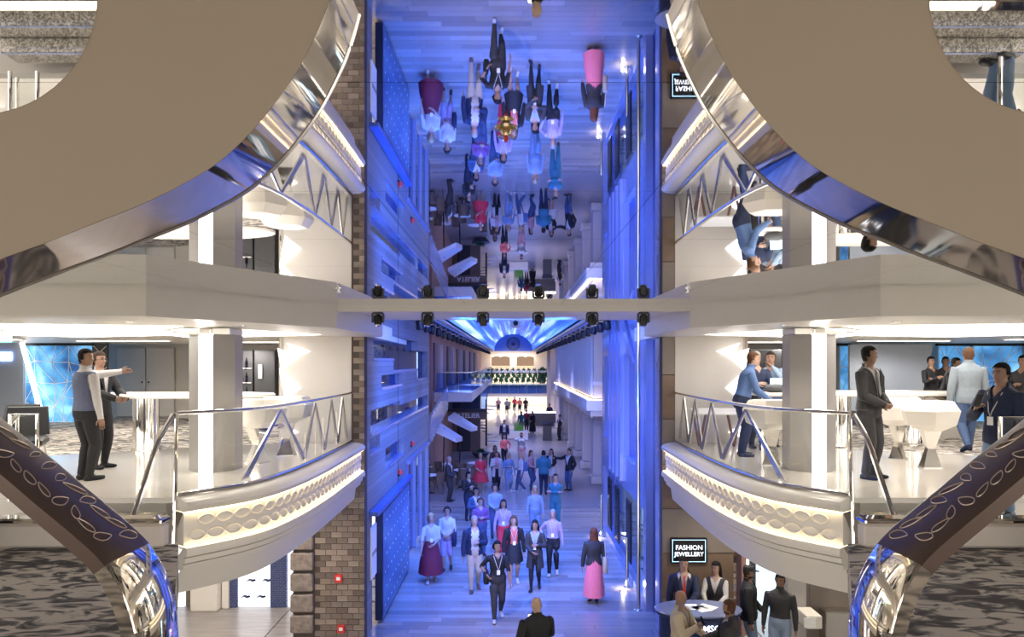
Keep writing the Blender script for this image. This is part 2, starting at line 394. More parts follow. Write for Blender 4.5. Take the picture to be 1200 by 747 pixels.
# ---- the two balcony wings
EDGE = [(3.12, 13.95), (3.10, 12.4), (3.10, 11.0), (3.17, 9.8), (3.36, 8.95), (3.86, 8.3)]
def edge_path(s, n=40): return resample(smooth_path([(s * a, y, 0) for a, y in EDGE], 8), n)
def offs(path, d, s):
    out = []
    for i, p in enumerate(path):
        t = (path[min(i + 1, len(path) - 1)] - path[max(i - 1, 0)]).normalized()
        nrm = Vector((-t.y, t.x, 0))
        if nrm.x * s > 0: nrm = -nrm
        out.append(p + nrm * d)
    return out
SIDE = {-1: 'left', 1: 'right'}
for s in (-1, 1):
    side = SIDE[s]; E = edge_path(s)
    # deck: white stone near the edge, carpet farther in
    white = [(p.x, p.y) for p in E] + [(s * 5.7, 8.3), (s * 14, 8.3), (s * 14, 9.9), (s * 9.2, 11.0), (s * 7.3, 12.3), (s * 5.6, 13.2), (s * 4.4, 13.95)]
    fo = MB().prism(white, ZB - 0.06, ZB).build('floor_white_' + side, 'white_floor'); struct(fo, 'white polished deck of the balcony behind the glass railing')
    carp = [(s * 14, 9.9), (s * 9.2, 11.0), (s * 7.3, 12.3), (s * 5.6, 13.2), (s * 4.4, 13.95), (s * 4.4, 20.2), (s * 14, 20.2)]
    struct(MB().prism(carp, ZB - 0.06, ZB).build('floor_carpet_' + side, 'carpet'), 'grey patterned carpet of the balcony lounge')
    sl = MB().prism([(p.x, p.y) for p in offs(E, -0.25, s)] + [(s * 14, 8.3), (s * 14, 20.2), (s * 4.4, 20.2), (s * 3.4, 14)], ZB - 0.5, ZB - 0.061).build('ceiling_lower_' + side, 'white_satin'); struct(sl, 'underside of the balcony deck')
    # fascia: swept profile
    prof = [(-0.10, 0.015), (0.02, 0.02), (0.16, 0.0), (0.24, -0.03), (0.275, -0.075), (0.265, -0.125), (0.20, -0.14)]
    def sweep(prof, name, mt, par=None, smooth=True, close=None):
        b = MB(); rings = []
        for d, z in prof: rings.append([(p.x, p.y, ZB + z) for p in offs(E, d, s)])
        b.loft(rings, closed=False)
        # end caps
        k = len(rings)
        for e in (0, -1):
            pts = [r[e] for r in rings] + [(offs(E, -0.12, s)[e].x, offs(E, -0.12, s)[e].y, rings[-1][e][2])]
            b.add(pts, [tuple(range(len(pts)))])
        return b.build(name, mt, par, smooth, 40)
    fa = sweep(prof, 'trim_balcony_' + side, 'white_gloss'); struct(fa, 'white curved balcony fascia with a lit band of leaf ornament')
    sweep([(0.19, -0.14), (0.185, -0.53)], 'lit_band', 'white_satin', fa)
    sweep([(0.19, -0.53), (0.26, -0.54), (0.275, -0.59), (0.265, -0.635), (0.20, -0.64), (0.19, -0.655), (0.225, -0.66), (0.225, -0.715), (0.16, -0.72), (0.15, -0.735), (0.185, -0.74), (0.18, -0.795), (0.12, -0.80), (0.10, -0.815)], 'stepped_moulding', 'white_gloss', fa)
    sweep([(0.10, -0.815), (0.06, -1.08), (-0.2, -1.10)], 'apron', 'white_gloss', fa)
    # cove lamps, real strips tucked above and below the ornament band
    sweep([(0.205, -0.142), (0.235, -0.142), (0.235, -0.147), (0.205, -0.147)], 'cove_lamp', 'lamp_warm', fa, False)
    sweep([(0.215, -0.528), (0.238, -0.528), (0.238, -0.533), (0.215, -0.533)], 'cove_lamp', 'lamp_warm', fa, False)
    # leaf ornaments, two interlaced rows of eye shapes, each one a piece
    B = offs(resample(E, 120), 0.188, s); NL = 27
    for r_ in range(2):
        for k in range(NL):
            c0 = (k + 0.5 * r_) / NL * 118 + 1; hw = 118 / NL * 0.53
            zc = ZB - 0.255 - 0.165 * r_; out = []; inn = []
            def bp(t):
                t = max(0, min(119.99, t)); i = int(t); return B[i].lerp(B[min(i + 1, 120)], t - i)
            m = 10; ring_o = []; ring_t = []; ring_i = []
            for j in range(2 * m):
                u = math.cos(math.pi * j / m); v = math.sin(math.pi * j / m)
                for rr, sc, dd in ((ring_o, 1.0, 0.0), (ring_t, 0.84, 0.018), (ring_i, 0.62, -0.001)):
                    p = bp(c0 + hw * sc * u); q = offs([bp(c0 - 1), p, bp(c0 + 1)], dd, s)[1]
                    rr.append((q.x, q.y, zc + 0.068 * sc * math.copysign(abs(v) ** 1.25, v)))
            MB().loft([ring_o, ring_t, ring_i], cap=False).build('leaf_ornament', 'white_satin', fa, True, 60)
    # glass railing
    base = offs(E, 0.02, s)
    rail = thing('glass_railing', 'curved glass railing with chrome zigzag struts on the %s balcony' % ('brick pier side' if s < 0 else 'brown tile side'), 'railing')
    P = [p + Vector((0, 0, ZB)) for p in base]
    MB().tube([p + Vector((0, 0, 0.045)) for p in P], 0.03, 6, flat=0.8).build('base_rail', 'chrome', rail, True, 60)
    MB().tube([p + Vector((0, 0, 0.97)) for p in P], 0.042, 10, flat=0.55).build('handrail', 'chrome', rail, True, 60)
    n = 5; Q = resample(P, n * 8)
    for k in range(n):
        seg = Q[k * 8:k * 8 + 9]; b = MB()
        seg = [p.copy() for p in seg]; d = (seg[1] - seg[0]) * 0.06; seg[0] = seg[0] + d; seg[-1] = seg[-1] - d
        b.loft([[(p.x, p.y, ZB + 0.07) for p in seg], [(p.x, p.y, ZB + 0.94) for p in seg]], closed=False)
        b.build('glass_panel', 'glass', rail, True, 60)
    # end post plate by the stair
    e0 = P[-1]
    MB().tube([e0 + Vector((s * 0.03, -0.02, -0.75)), e0 + Vector((s * 0.02, 0, 0)), e0 + Vector((0, 0, 0.97))], 0.022, 8).build('end_post', 'chrome', rail, True)
    # zigzag ribbon struts behind the glass
    Z = offs(resample(base, 60), -0.10, s)
    idx = [0, 4, 8, 13, 18, 24, 30, 40, 50]
    for a, b_ in zip(range(len(idx) - 1), range(1, len(idx))):
        i0, i1 = idx[a], idx[b_]; p0 = Z[i0] + Vector((0, 0, ZB + (0.90 if a % 2 else 0.08))); p1 = Z[i1] + Vector((0, 0, ZB + (0.08 if a % 2 else 0.90)))
        tw = (Z[min(i0 + 1, 60)] - Z[i0]).normalized() * 0.07
        ww = [0.5, 0.8, 1.3] if a % 2 == 0 else [1.3, 0.8, 0.5]
        cr = MB(); rings = []
        for q, wq in zip((0, 0.5, 1), ww[::-1]):
            c = p0.lerp(p1, q); nn = Vector((s * 0.012, 0, 0)); rings.append([c - tw * wq - nn, c + tw * wq - nn, c + tw * wq + nn, c - tw * wq + nn])
        cr.loft(rings).build('zigzag_strut', 'steel', rail)
    place(rail, (P[20].x, P[20].y, ZB))
    # upper fascia and soffit
    up = [Vector((a, y, 0)) for a, y in fpath(s)]
    uf = MB()
    inner = [Vector((s * 2.75, 14.2, 0)), Vector((s * 2.82, 10.85, 0)), Vector((s * 4.15, 8.2, 0)), Vector((s * 5.7, 8.05, 0)), Vector((s * 14, 8.05, 0))]
    for i in range(len(up) - 1):
        a, b_ = up[i], up[i + 1]; c, d = inner[i], inner[i + 1]
        uf.add([(a.x, a.y, ZM + 0.02), (b_.x, b_.y, ZM + 0.02), (b_.x, b_.y, ZS), (a.x, a.y, ZS), (c.x, c.y, ZS - 0.015), (d.x, d.y, ZS - 0.015)], [(0, 1, 2, 3), (3, 2, 5, 4)])
    uo = uf.build('ceiling_fascia_' + side, 'soffit_white'); struct(uo, 'white angular ceiling edge above the balcony')
    so = MB().prism([(p.x, p.y) for p in inner] + [(s * 14, 20.4), (s * 3.0, 20.4)], ZS - 0.014, ZS + 0.3).build('ceiling_' + side, 'soffit_white'); struct(so, 'white balcony ceiling with star shaped light panels')
    # outer side wall
    struct(MB().box((s * 14 - 0.1, 8.2, -0.1), (s * 14 + 0.1, 20.4, 6.3)).build('wall_outer_' + side, 'cream_wall'))
    # end wall of the lounge
    struct(MB().box((min(s * 4.4, s * 14), 20.2, ZB - 0.5), (max(s * 4.4, s * 14), 20.4, 6.3)).build('wall_back_' + side, 'door_grey'), 'grey panelled wall at the back of the lounge')
    # white end wall beside the promenade block
    wl = MB().prism([(s * 3.12, 13.98), (s * 4.42, 13.98), (s * 4.72, 14.6), (s * 4.72, 20.2), (s * 4.64, 20.2), (s * 4.64, 14.62), (s * 4.38, 14.06), (s * 3.12, 14.06)], ZB - 0.06, 6.3).build('wall_end_' + side, 'white_wall'); struct(wl, 'pale wall closing the balcony with lit star facets')
    # lower deck wall under the balcony
    for a_, d_ in ((5.2, 14.6), (4.2, 12.6), (6.5, 13.5)):  # unseen lamps added below the deck to brighten the people there
        t = thing('added_deck_light', 'added round light set in the underside of the balcony deck', 'ceiling lamp', group='added lights under the balcony decks')
        MB().lathe([(0.09, 0), (0.09, -0.012), (0.07, -0.014)], n=14).build('ring', 'chrome', t, True); MB().lathe([(0.068, -0.002), (0.068, -0.013)], n=14).build('bulb', 'downlight_glow', t); t.location = (s * a_, d_, ZB - 0.5)
        lamp('added_deck_beam', 'SPOT', (s * a_, d_, ZB - 0.54), 130, (1, 0.9, 0.76), (s * a_, d_, 0), spot_size=R(140), spot_blend=0.8, shadow_soft_size=0.08)
    struct(MB().box((min(s * 4.25, s * 14), 16.2, 0), (max(s * 4.25, s * 14), 16.4, ZB - 0.5)).build('wall_lower_' + side, 'wood_grey'), 'dark shopfront wall under the balcony')

# near landing the camera stands on (carpet), with its kerb along the stair well
ld = MB().prism([(-14, -6), (14, -6), (14, 6.2), (2.86, 6.2), (1.25, 2.55), (1.0, 1.2), (-1.0, 1.2), (-1.25, 2.55), (-2.86, 6.2), (-14, 6.2)], ZB - 0.4, ZB).build('floor_landing', 'carpet'); struct(ld, 'carpeted landing beside the scroll balustrades')

# brick pier left: bricks are pieces; right: large brown tiles
wl = MB().box((-4.25, 14.0, 0), (-2.87, 14.25, 6.3)).build('wall_brick_pier', 'mortar'); struct(wl, 'brown brick pier beside the blue promenade wall')
bmesh_ = [MB().box((0, -0.016, 0), (0.205, 0, 0.105)).mesh('brick', 'brick_%d' % k) for k in range(5)]
bmesh_h = [MB().box((0, -0.024, 0), (0.095, 0, 0.105)).mesh('brick', 'brick_%d' % k) for k in range(5)]
z = 0.004; row = 0; nb = 0
while z < 6.1:
    x = -2.87 - 0.213 + (0.11 if row % 2 else 0)
    if row % 2: o = link('brick', random.choice(bmesh_h), wl); o.location = (-2.87 - 0.098, 14.0, z)
    lim = -3.78 if z < 2.85 else (-3.3 if z < 3.85 else -3.13)
    x = -2.87 - 0.213 - (0.103 if row % 2 else 0)
    while x > lim - 0.05:
        o = link('brick', random.choice(bmesh_), wl); o.location = (x, 14.0, z); x -= 0.213; nb += 1
    z += 0.112; row += 1
# grooved stone blocks at the pier's outer corner
z = 0.2
while z < 2.9:
    MB().cbox((-4.28, 13.9, z), (-3.85, 14.3, z + 0.34), 0.02).build('stone_block', 'stone_band', wl); z += 0.40
wr = MB().box((2.87, 14.0, 0), (4.25, 14.25, 6.3)).build('wall_tile_pier', 'mortar'); struct(wr, 'brown tiled pier beside the fashion sign')
z = 0.0; k = 0
while z < 6.0:
    for x0, x1 in ((2.875, 3.11),) if z > 3.4 else ((2.875, 4.24),):
        MB().cbox((x0, 13.975, z + 0.006), (x1, 14.0, z + 0.854), 0.004).build('wall_tile', 'wood_brown' if k % 2 else 'wood_grey', wr)
    z += 0.86; k += 1

# ================================================================== PROMENADE
# ---- left wall with openings (plane x=-2.87, depth 14.2..24.7)
def holed_wall(name, x0, x1, D0, D1, z0, z1, holes, mt):
    Ds = sorted({D0, D1} | {h[0] for h in holes} | {h[1] for h in holes}); zs = sorted({z0, z1} | {h[2] for h in holes} | {h[3] for h in holes})
    b = MB()
    for a, c in zip(Ds, Ds[1:]):
        run = None
        for e, g in zip(zs, zs[1:]):
            solid = not any(h[0] <= a + 1e-6 and c <= h[1] + 1e-6 and h[2] <= e + 1e-6 and g <= h[3] + 1e-6 for h in holes)
            if solid: run = (run[0], g) if run else (e, g)
            if not solid and run: b.box((x0, a, run[0]), (x1, c, run[1])); run = None
        if run: b.box((x0, a, run[0]), (x1, c, run[1]))
    return b.build(name, mt)
H_L = [(14.9, 17.4, 5.48, 6.02), (17.4, 21.7, 5.2, 6.02), (21.7, 24.3, 4.9, 5.75), (15.8, 18.7, 4.84, 5.12), (14.6, 18.4, 3.95, 4.42), (18.4, 24.3, 3.95, 4.32),
       (14.5, 15.6, 3.55, 3.86), (16.3, 19.0, 3.02, 3.46), (14.75, 19.1, 0.0, 2.35), (19.5, 24.3, 0.0, 2.75)]
wl = holed_wall('wall_left', -3.2, -2.87, 14.25, 24.7, 0, 9.0, H_L, 'grey_brick_side'); struct(wl, 'grey brick wall with scattered openings washed in blue light')
for h in H_L[:8]:
    MB().box((-3.22, h[0] - 0.03, h[2] - 0.05), (-2.855, h[1] + 0.03, h[2] + 0.015)).build('sill', 'blue_metal', wl)
    if h[1] - h[0] > 2:
        MB().box((-3.05, h[0], h[2]), (-3.04, h[1], h[3])).build('window_pane', 'glass_blue', wl)
MB().box((-2.868, 18.05, 0.0), (-2.86, 18.07, 9.0)).build('expansion_joint', 'dark', wl)
room = MB().box((-5.0, 16.5, 0), (-4.9, 24.7, 2.9)).box((-4.6, 14.3, 3.26), (-3.25, 24.7, 3.36)).box((-4.6, 14.3, 4.6), (-3.25, 24.7, 4.7)).box((-4.6, 14.3, 3.36), (-4.5, 24.7, 6.3)).build('wall_shop_left', 'cream_wall'); struct(room, 'shop interior behind the left openings')
MB().box((-4.5, 14.6, 4.72), (-4.3, 24.5, 5.9)).build('back_shelf', 'shelf_goods', room)
MB().box((-4.5, 14.6, 3.37), (-4.3, 24.5, 4.3)).build('back_shelf', 'shelf_goods', room)
for zz in (4.58, 6.1, 3.24):
    MB().box((-4.2, 14.8, zz - 0.02), (-4.1, 24.2, zz)).build('lamp_strip', 'lamp_warm', room)
# shopfront posts, blue metal lintel, panes beyond the LED panel
sf = thing('shopfront', 'bright glass shop entrance with slim pillars past the dark LED panel', 'shopfront')
for k in range(4):
    yy = 19.6 + k * 1.5
    MB().cbox((-2.98, yy, 0), (-2.84, yy + 0.14, 2.74), 0.01).build('pillar', 'blue_metal', sf)
    MB().box((-2.93, yy + 0.16, 0.05), (-2.92, yy + 1.46, 2.7)).build('glass_pane', 'glass_blue', sf)
MB().box((-3.0, 19.5, 2.66), (-2.78, 24.3, 2.76)).build('lintel', 'blue_metal', sf)
MB().box((-4.6, 19.5, 0.0), (-4.55, 24.3, 2.5)).build('display_wall', 'screen_white', sf)
place(sf, (-2.9, 22, 0))

# LED panel with small star logos
lp = thing('led_panel', 'tall dark blue LED panel covered in small star logos on the left wall', 'screen')
MB().cbox((-2.86, 15.0, 0.05), (-2.70, 18.85, 2.30), 0.015).build('frame', 'navy_panel', lp)
MB().box((-2.70, 15.04, 0.09), (-2.694, 18.81, 2.26)).build('screen', 'led_wall', lp)
star = MB()
pts = []
for k in range(8):
    r_ = 0.026 if k % 2 == 0 else 0.009; pts.append((-2.693, r_ * math.sin(k * math.pi / 4), r_ * math.cos(k * math.pi / 4)))
star.slab(pts, (1, 0, 0), 0.004); sm = star.mesh('star_logo', 'logo_dim')
for i in range(9):
    for j in range(6):
        o = link('star_logo', sm, lp); o.location = (0, 15.25 + i * 0.4 + (0.2 if j % 2 else 0), 0.3 + j * 0.35)
place(lp, (-2.78, 16.9, 0))
ns = thing('notice_board', 'white notice board with three blue marks next to the dark LED panel', 'sign')
MB().cbox((-2.86, 14.45, 1.05), (-2.82, 14.98, 2.1), 0.008).build('board', 'paper', ns)
for k in range(3): MB().ball((-2.815, 14.55 + 0.16 * k, 1.55), (0.006, 0.045, 0.05)).build('printed_mark', 'navy_panel', ns)
place(ns, (-2.84, 14.7, 1.05))
lg = MB().box((-2.84, 14.3, 2.36), (-2.66, 19.2, 2.44)).build('ledge_trim', 'blue_panel'); tag(lg, 'blue painted ledge above the dark LED panel', 'ledge')  # plain blue paint, gives no light of its own

# ---- right wall: tall blue panels, glazed gaps, slim pole
H_R = [(14.65, 15.7, 0.0, 6.8), (17.1, 18.9, 2.95, 5.6), (16.0, 23.0, 0.2, 2.15), (21.2, 22.8, 3.1, 5.6)]
wr = holed_wall('wall_right', 2.87, 3.2, 14.25, 23.4, 0, 9.0, H_R, 'blue_metal'); struct(wr, 'blue panelled wall with tall glazed gaps')
for h in H_R:
    MB().box((3.02, h[0], h[2]), (3.03, h[1], h[3])).build('window_pane', 'glass_blue', wr)
MB().slab([(2.86, 17.05, 5.4), (2.86, 17.25, 5.4), (2.86, 18.9, 6.4), (2.86, 18.6, 6.6)], (-1, 0, 0), 0.05).build('slanted_fin', 'blue_metal', wr)
for yy in (18.95, 19.7, 20.4, 21.1): MB().box((2.78, yy, 2.3), (2.88, yy + 0.22, 9.0)).build('wall_fin', 'blue_metal', wr)
room = MB().box((3.25, 14.3, 2.6), (4.6, 23.4, 2.75)).box((4.5, 14.3, 0), (4.6, 23.4, 6.3)).build('wall_shop_right', 'rose_wall'); struct(room, 'shop interior behind the right glazing')
MB().box((4.3, 14.6, 2.76), (4.49, 23.2, 3.9)).build('back_shelf', 'shelf_goods', room)
MB().box((4.3, 14.6, 0.0), (4.49, 23.2, 2.0)).build('back_shelf', 'shelf_goods', room)
for zz in (4.6, 5.6, 2.58): MB().box((4.15, 14.5, zz), (4.25, 23.0, zz + 0.03)).build('lamp_strip', 'lamp_panel', room)
for k, (yy, hgt) in enumerate(((15.75, 6.6), (17.35, 1.2), (22.4, 1.3))):
    pl = thing('steel_pole', ['tall brushed steel pole rising up the blue right wall', 'short lit steel post standing on the floor by the blue wall', 'farther short steel post on the floor by the blue wall'][k], 'pole')
    MB().lathe([(0.075, 0), (0.075, 0.03), (0.04, 0.05), (0.036, hgt), (0.03, hgt + 0.01)], n=14).build('shaft', 'steel', pl, True)
    MB().lathe([(0.085, 0.0), (0.085, 0.02), (0.06, 0.025)], n=14).build('foot_ring', 'chrome', pl, True)
    pl.location = (2.72, yy, 0)
    if k: lamp('post_light', 'POINT', (2.62, yy - 0.05, 0.12), 6, (1, 0.85, 0.6), shadow_soft_size=0.03)
for k, yy in enumerate((17.9, 19.9, 21.4)):
    d = thing('wall_screen', 'narrow dark display screen hung low on the blue right wall', 'screen', group='display screens low on the right wall')
    MB().cbox((-0.04, -0.35, 0), (0.0, 0.35, 1.5), 0.01).build('casing', 'dark', d); MB().box((-0.045, -0.31, 0.05), (-0.04, 0.31, 1.45)).build('display', 'glass_dark', d)
    d.location = (2.87, yy, 0.5)

# ---- barrel vault LED ceiling with cornices and track lights
HV, ZV0, ZV1 = 2.2, 6.83, 8.68
b = MB(); rings = []
for yy in np.linspace(15, 84, 24): rings.append([(HV * math.cos(math.pi * k / 24), yy, ZV0 + (ZV1 - ZV0) * math.sin(math.pi * k / 24)) for k in range(25)])
b.loft(rings, closed=False)
v = b.build('ceiling_vault', 'vault_screen', None, True); struct(v, 'barrel vault LED screen glowing blue over the promenade')
for sx in (-1, 1):
    b = MB().box((min(sx * 2.2, sx * 4.6), 15, 6.75), (max(sx * 2.2, sx * 4.6), 84, 6.85)).box((min(sx * 2.2, sx * 2.32), 15, 6.70), (max(sx * 2.2, sx * 2.32), 84, 7.05))
    c = b.build('ceiling_cornice_' + SIDE[sx], 'white_satin'); struct(c, 'white cornice along the foot of the vault')
    MB().box((min(sx * 2.33, sx * 2.55), 15, 6.62), (max(sx * 2.33, sx * 2.55), 84, 6.75)).build('blue_trim', 'blue_panel', c)
spot = thing('track_spotlight', 'small black spotlight hung in the row under the cornice', 'spotlight', group='track spotlights under the cornices')
MB().box((-0.05, -0.08, -0.05), (0.05, 0.08, 0)).build('mount', 'dark', spot)
hh = MB().lathe([(0.07, 0.1), (0.1, 0.06), (0.11, -0.14), (0.09, -0.16)], n=10).build('head', 'dark', spot, True); hh.location = (0, 0, -0.2); hh.rotation_euler = (R(20), 0, 0)
first = True
for sx in (-1, 1):
    for k in range(22):
        o = spot if first else copy_tree(spot); first = False
        o.location = (sx * 2.45, 19 + k * (1.4 + 0.06 * k), 6.62); o.rotation_euler = (0, 0, random.uniform(-0.6, 0.6))
# lunette with round clock ornament at the vault's end
ln = MB(); pts = [(2.2 * math.cos(math.pi * k / 24), 84.0, ZV0 + (ZV1 - ZV0) * math.sin(math.pi * k / 24)) for k in range(25)]
ln.slab([(-2.2, 84, 6.7)] + pts[::-1] + [(2.2, 84, 6.7)], (0, 1, 0), 0.2)
lo = ln.build('wall_lunette', 'blue_panel'); struct(lo, 'blue half round end wall of the vault')
rs = thing('round_ornament', 'round dark ornament like a clock face on the blue vault end wall', 'wall ornament')
b = MB()
for rr, mi in ((0.78, 0),):
    ring = [[(math.cos(2 * math.pi * k / 32) * q, yy, math.sin(2 * math.pi * k / 32) * q) for k in range(32)] for q, yy in ((0.62, 0), (0.62, -0.1), (0.78, -0.1), (0.78, 0))]
    b.loft(ring, cap=False)
b.build('outer_ring', 'navy_panel', rs, True)
for k in range(12):
    a = k * math.pi / 6; MB().slab([(math.cos(a - 0.06) * 0.18, 0, math.sin(a - 0.06) * 0.18), (math.cos(a + 0.06) * 0.18, 0, math.sin(a + 0.06) * 0.18), (math.cos(a + 0.05) * 0.62, 0, math.sin(a + 0.05) * 0.62), (math.cos(a - 0.05) * 0.62, 0, math.sin(a - 0.05) * 0.62)], (0, -1, 0), 0.06).build('spoke', 'navy_panel', rs)
MB().lathe([(0.2, 0), (0.2, 0.06), (0.05, 0.1)], n=16).build('boss', 'navy_panel', rs, True).rotation_euler = (R(90), 0, 0)
rs.location = (0, 83.98, 7.55)
pj = thing('ceiling_projector', 'white projector pod hanging from the crown of the blue vault', 'projector')
MB().cbox((-0.35, -0.4, -0.75), (0.35, 0.4, -0.2), 0.06).build('casing', 'white_satin', pj); MB().tube([(0, 0, -0.2), (0, 0, 0.3)], 0.05).build('drop_rod', 'white_satin', pj)
MB().box((-0.9, -0.2, -0.32), (0.9, 0.2, -0.26)).build('arm', 'white_satin', pj); pl_ = MB().lathe([(0.16, 0), (0.16, 0.08), (0.1, 0.1)], n=14).build('lens', 'dark', pj, True); pl_.rotation_euler = (R(90), 0, 0)
pl_.location = (0, -0.4, -0.48); pj.location = (0.15, 46, 8.35)

# ---- far end: bridge with plants, lit gallery behind it, opening below
en = MB().box((-8, 92, 0), (8, 92.3, 9)).build('wall_end', 'cream_wall'); struct(en, 'far end wall of the promenade')
gl_ = MB().box((-4.6, 84.1, 6.1), (6, 84.4, 6.75)).box((-4.6, 84.1, 4.05), (6, 84.4, 4.7)).box((-4.6, 84.1, 4.7), (-2.6, 84.4, 6.1)).box((-0.4, 84.1, 4.7), (0.4, 84.4, 6.1)).box((2.4, 84.1, 4.7), (6, 84.4, 6.1)).build('wall_gallery', 'cream_wall'); struct(gl_, 'cream gallery front over the bridge')
for x0 in (-2.6, 0.4):
    MB().box((x0, 86.5, 4.7), (x0 + 2.2, 86.6, 6.1)).build('gallery_shelf', 'wood_brown', gl_)
for k in range(6): MB().lathe([(0.12, 0), (0.12, 0.03)], (-2.4 + k * 0.95, 83.9, 6.05), 8).build('gallery_lamp', 'lamp_warm', gl_)
br = thing('bridge', 'pale glass fronted bridge crossing the far end of the promenade', 'bridge')
MB().box((-4.4, 78.6, 1.7), (4.6, 82, 2.05)).build('deck', 'white_satin', br)
for k in range(9): MB().box((-4.3 + k * 0.97, 78.5, 2.05), (-4.3 + k * 0.97 + 0.93, 78.54, 3.0)).build('glass_panel', 'glass_blue', br)
MB().box((-4.4, 78.48, 3.0), (4.6, 78.58, 3.08)).build('handrail', 'steel', br)
MB().box((-4.4, 78.55, 2.0), (4.6, 78.65, 2.95)).build('lit_front', 'white_wall', br)
place(br, (0, 80, 1.7))
lamp('bridge_light', 'AREA', (0, 80.5, 1.6), 500, (1, 0.86, 0.65), (0, 80.5, 0), size=7, size_y=2, shape='RECTANGLE')
lamp('gallery_light', 'AREA', (0, 83.0, 6.0), 60, (1, 0.82, 0.55), (0, 85, 4.5), size=5, size_y=0.5, shape='RECTANGLE')
lamp('far_hall_light', 'AREA', (0, 87, 5.0), 700, (1, 0.88, 0.72), (0, 87, 0), size=8, size_y=5, shape='RECTANGLE')
leafm = MB()
for k in range(60):
    a = random.uniform(0, 6.28); L = random.uniform(0.35, 0.75); e = random.uniform(-0.9, 0.9)
    d = Vector((math.cos(a) * math.cos(e), math.sin(a) * math.cos(e), math.sin(e))); sd = Vector((-math.sin(a), math.cos(a), 0)) * 0.09
    tip = d * L + Vector((0, 0, -0.35 * L)); leafm.add([(0, 0, 0), d * L * 0.5 + sd, tip, d * L * 0.5 - sd], [(0, 1, 2, 3)])
leafm = leafm.mesh('foliage', 'leaf_green'); boxm = MB().cbox((-0.4, -0.2, -0.25), (0.4, 0.2, 0), 0.03).mesh('planter', 'white_satin')
for k in range(12):
    t = None
    t = thing('trailing_plant', 'leafy green plant trailing over the front of the far bridge', 'plant', group='plants along the bridge')
    link('foliage', leafm, t).rotation_euler = (0, 0, k * 1.3); link('planter', boxm, t).location = (0, 0, -0.02)
    f2 = link('foliage', leafm, t); f2.location = (0.1, -0.1, -0.45); f2.rotation_euler = (0.3, 0, k * 2.1); f3 = link('foliage', leafm, t); f3.location = (-0.1, -0.1, -0.9); f3.rotation_euler = (-0.2, 0, k)
    for c_ in t.children:
        if c_.data.name == leafm.name: c_.scale = (0.62, 0.62, 1.0)
    t.location = (-2.95 + k * 0.58, 77.7, 4.55)
pl = thing('potted_palm', 'tall dark green shrub standing at the corner of the far bridge', 'plant')
for k in range(4): f2 = link('foliage', leafm, pl); f2.location = (0.1 * (k % 2), 0, 0.5 + 0.35 * k); f2.rotation_euler = (0, 0, k)
MB().lathe([(0.25, 0), (0.32, 0.5), (0.28, 0.5)], n=12).build('pot', 'white_satin', pl, True); pl.location = (-2.6, 79.4, 3.1)
pl2 = copy_tree(pl); pl2.location = (3.1, 79.4, 3.1); pl2['label'] = 'dark green shrub beside the arched pillar on the far bridge'
ar = MB().box((3.6, 77, 0), (5.4, 78.4, 6.75)).build('wall_far_pillar', 'cream_stone'); struct(ar, 'stone pillar with a tall dark niche')
nv = [(4.0, 76.98, 1.2)] + [(4.5 - 0.5 * math.cos(math.pi * k / 8), 76.98, 5.0 + 0.5 * math.sin(math.pi * k / 8)) for k in range(9)] + [(5.0, 76.98, 1.2)]
MB().slab(nv, (0, -1, 0), 0.03).build('niche', 'dark_grey', ar)

# ---- left cafe block: rose wall, terrace, canopy, awnings
cw = MB().box((-4.0, 33, 0), (-3.7, 84, 6.75)).build('wall_cafe', 'rose_wall'); struct(cw, 'rose panelled wall behind the cafe terrace')
for k in range(12): MB().box((-3.72, 33.4 + k * 3.4, 4.1), (-3.6, 33.4 + k * 3.4 + (0.25 if k % 2 else 1.3), 6.3)).build('wall_panel', 'rose_dark' if k % 2 == 0 else 'cream_stone', cw)
struct(MB().box((-7, 24.7, 0), (-4.4, 33, 6.75)).build('wall_cafe_near', 'rose_wall'), 'rose wall behind the cafe tables')
struct(MB().box((-4.4, 44, 0), (-2.0, 44.2, 3.6)).build('wall_cafe_front', 'wood_brown'), 'brown shop front under the terrace')
dr = thing('arched_doorway', 'dark arched doorway in the brown cafe front', 'door')
MB().slab([(-3.4, 43.98, 0)] + [(-3.0 - 0.4 * math.cos(math.pi * k / 8), 43.98, 1.9 + 0.4 * math.sin(math.pi * k / 8)) for k in range(9)] + [(-2.6, 43.98, 0)], (0, -1, 0), 0.04).build('door_leaf', 'dark', dr); place(dr, (-3.0, 43.95, 0))
te = thing('cafe_terrace', 'raised cafe terrace with a pale slab front and glass railing', 'terrace')
MB().box((-4.4, 34, 3.55), (-1.95, 66, 3.98)).build('slab', 'white_satin', te)
for k in range(4): MB().box((-4.35 + k * 0.6, 34.05, 4.0), (-4.35 + k * 0.6 + 0.57, 34.07, 4.9)).build('glass_panel', 'glass_blue', te)
for k in range(12): MB().box((-1.99, 34.1 + k * 2.6, 4.0), (-1.97, 36.65 + k * 2.6, 4.9)).build('glass_panel', 'glass_blue', te)
MB().box((-4.4, 34.03, 4.9), (-1.94, 34.1, 4.95)).box((-2.02, 34.1, 4.9), (-1.94, 66, 4.95)).build('handrail', 'steel', te); place(te, (-3.2, 50, 3.55))
ca = thing('glass_canopy', 'blue glass canopy on a dark frame over the cafe sign', 'canopy')
for k in range(3):
    x0 = -3.7 + k * 0.72
    MB().slab([(x0, 41.0, 2.75), (x0 + 0.68, 41.0, 2.75), (x0 + 0.68, 43.9, 3.5), (x0, 43.9, 3.5)], (0, 0, 1), 0.03).build('glass_pane', 'glass_blue', ca)
for k in range(4): MB().tube([(-3.72 + k * 0.72, 41.0, 2.75), (-3.72 + k * 0.72, 43.9, 3.5)], 0.03, 6).build('rafter', 'dark', ca)
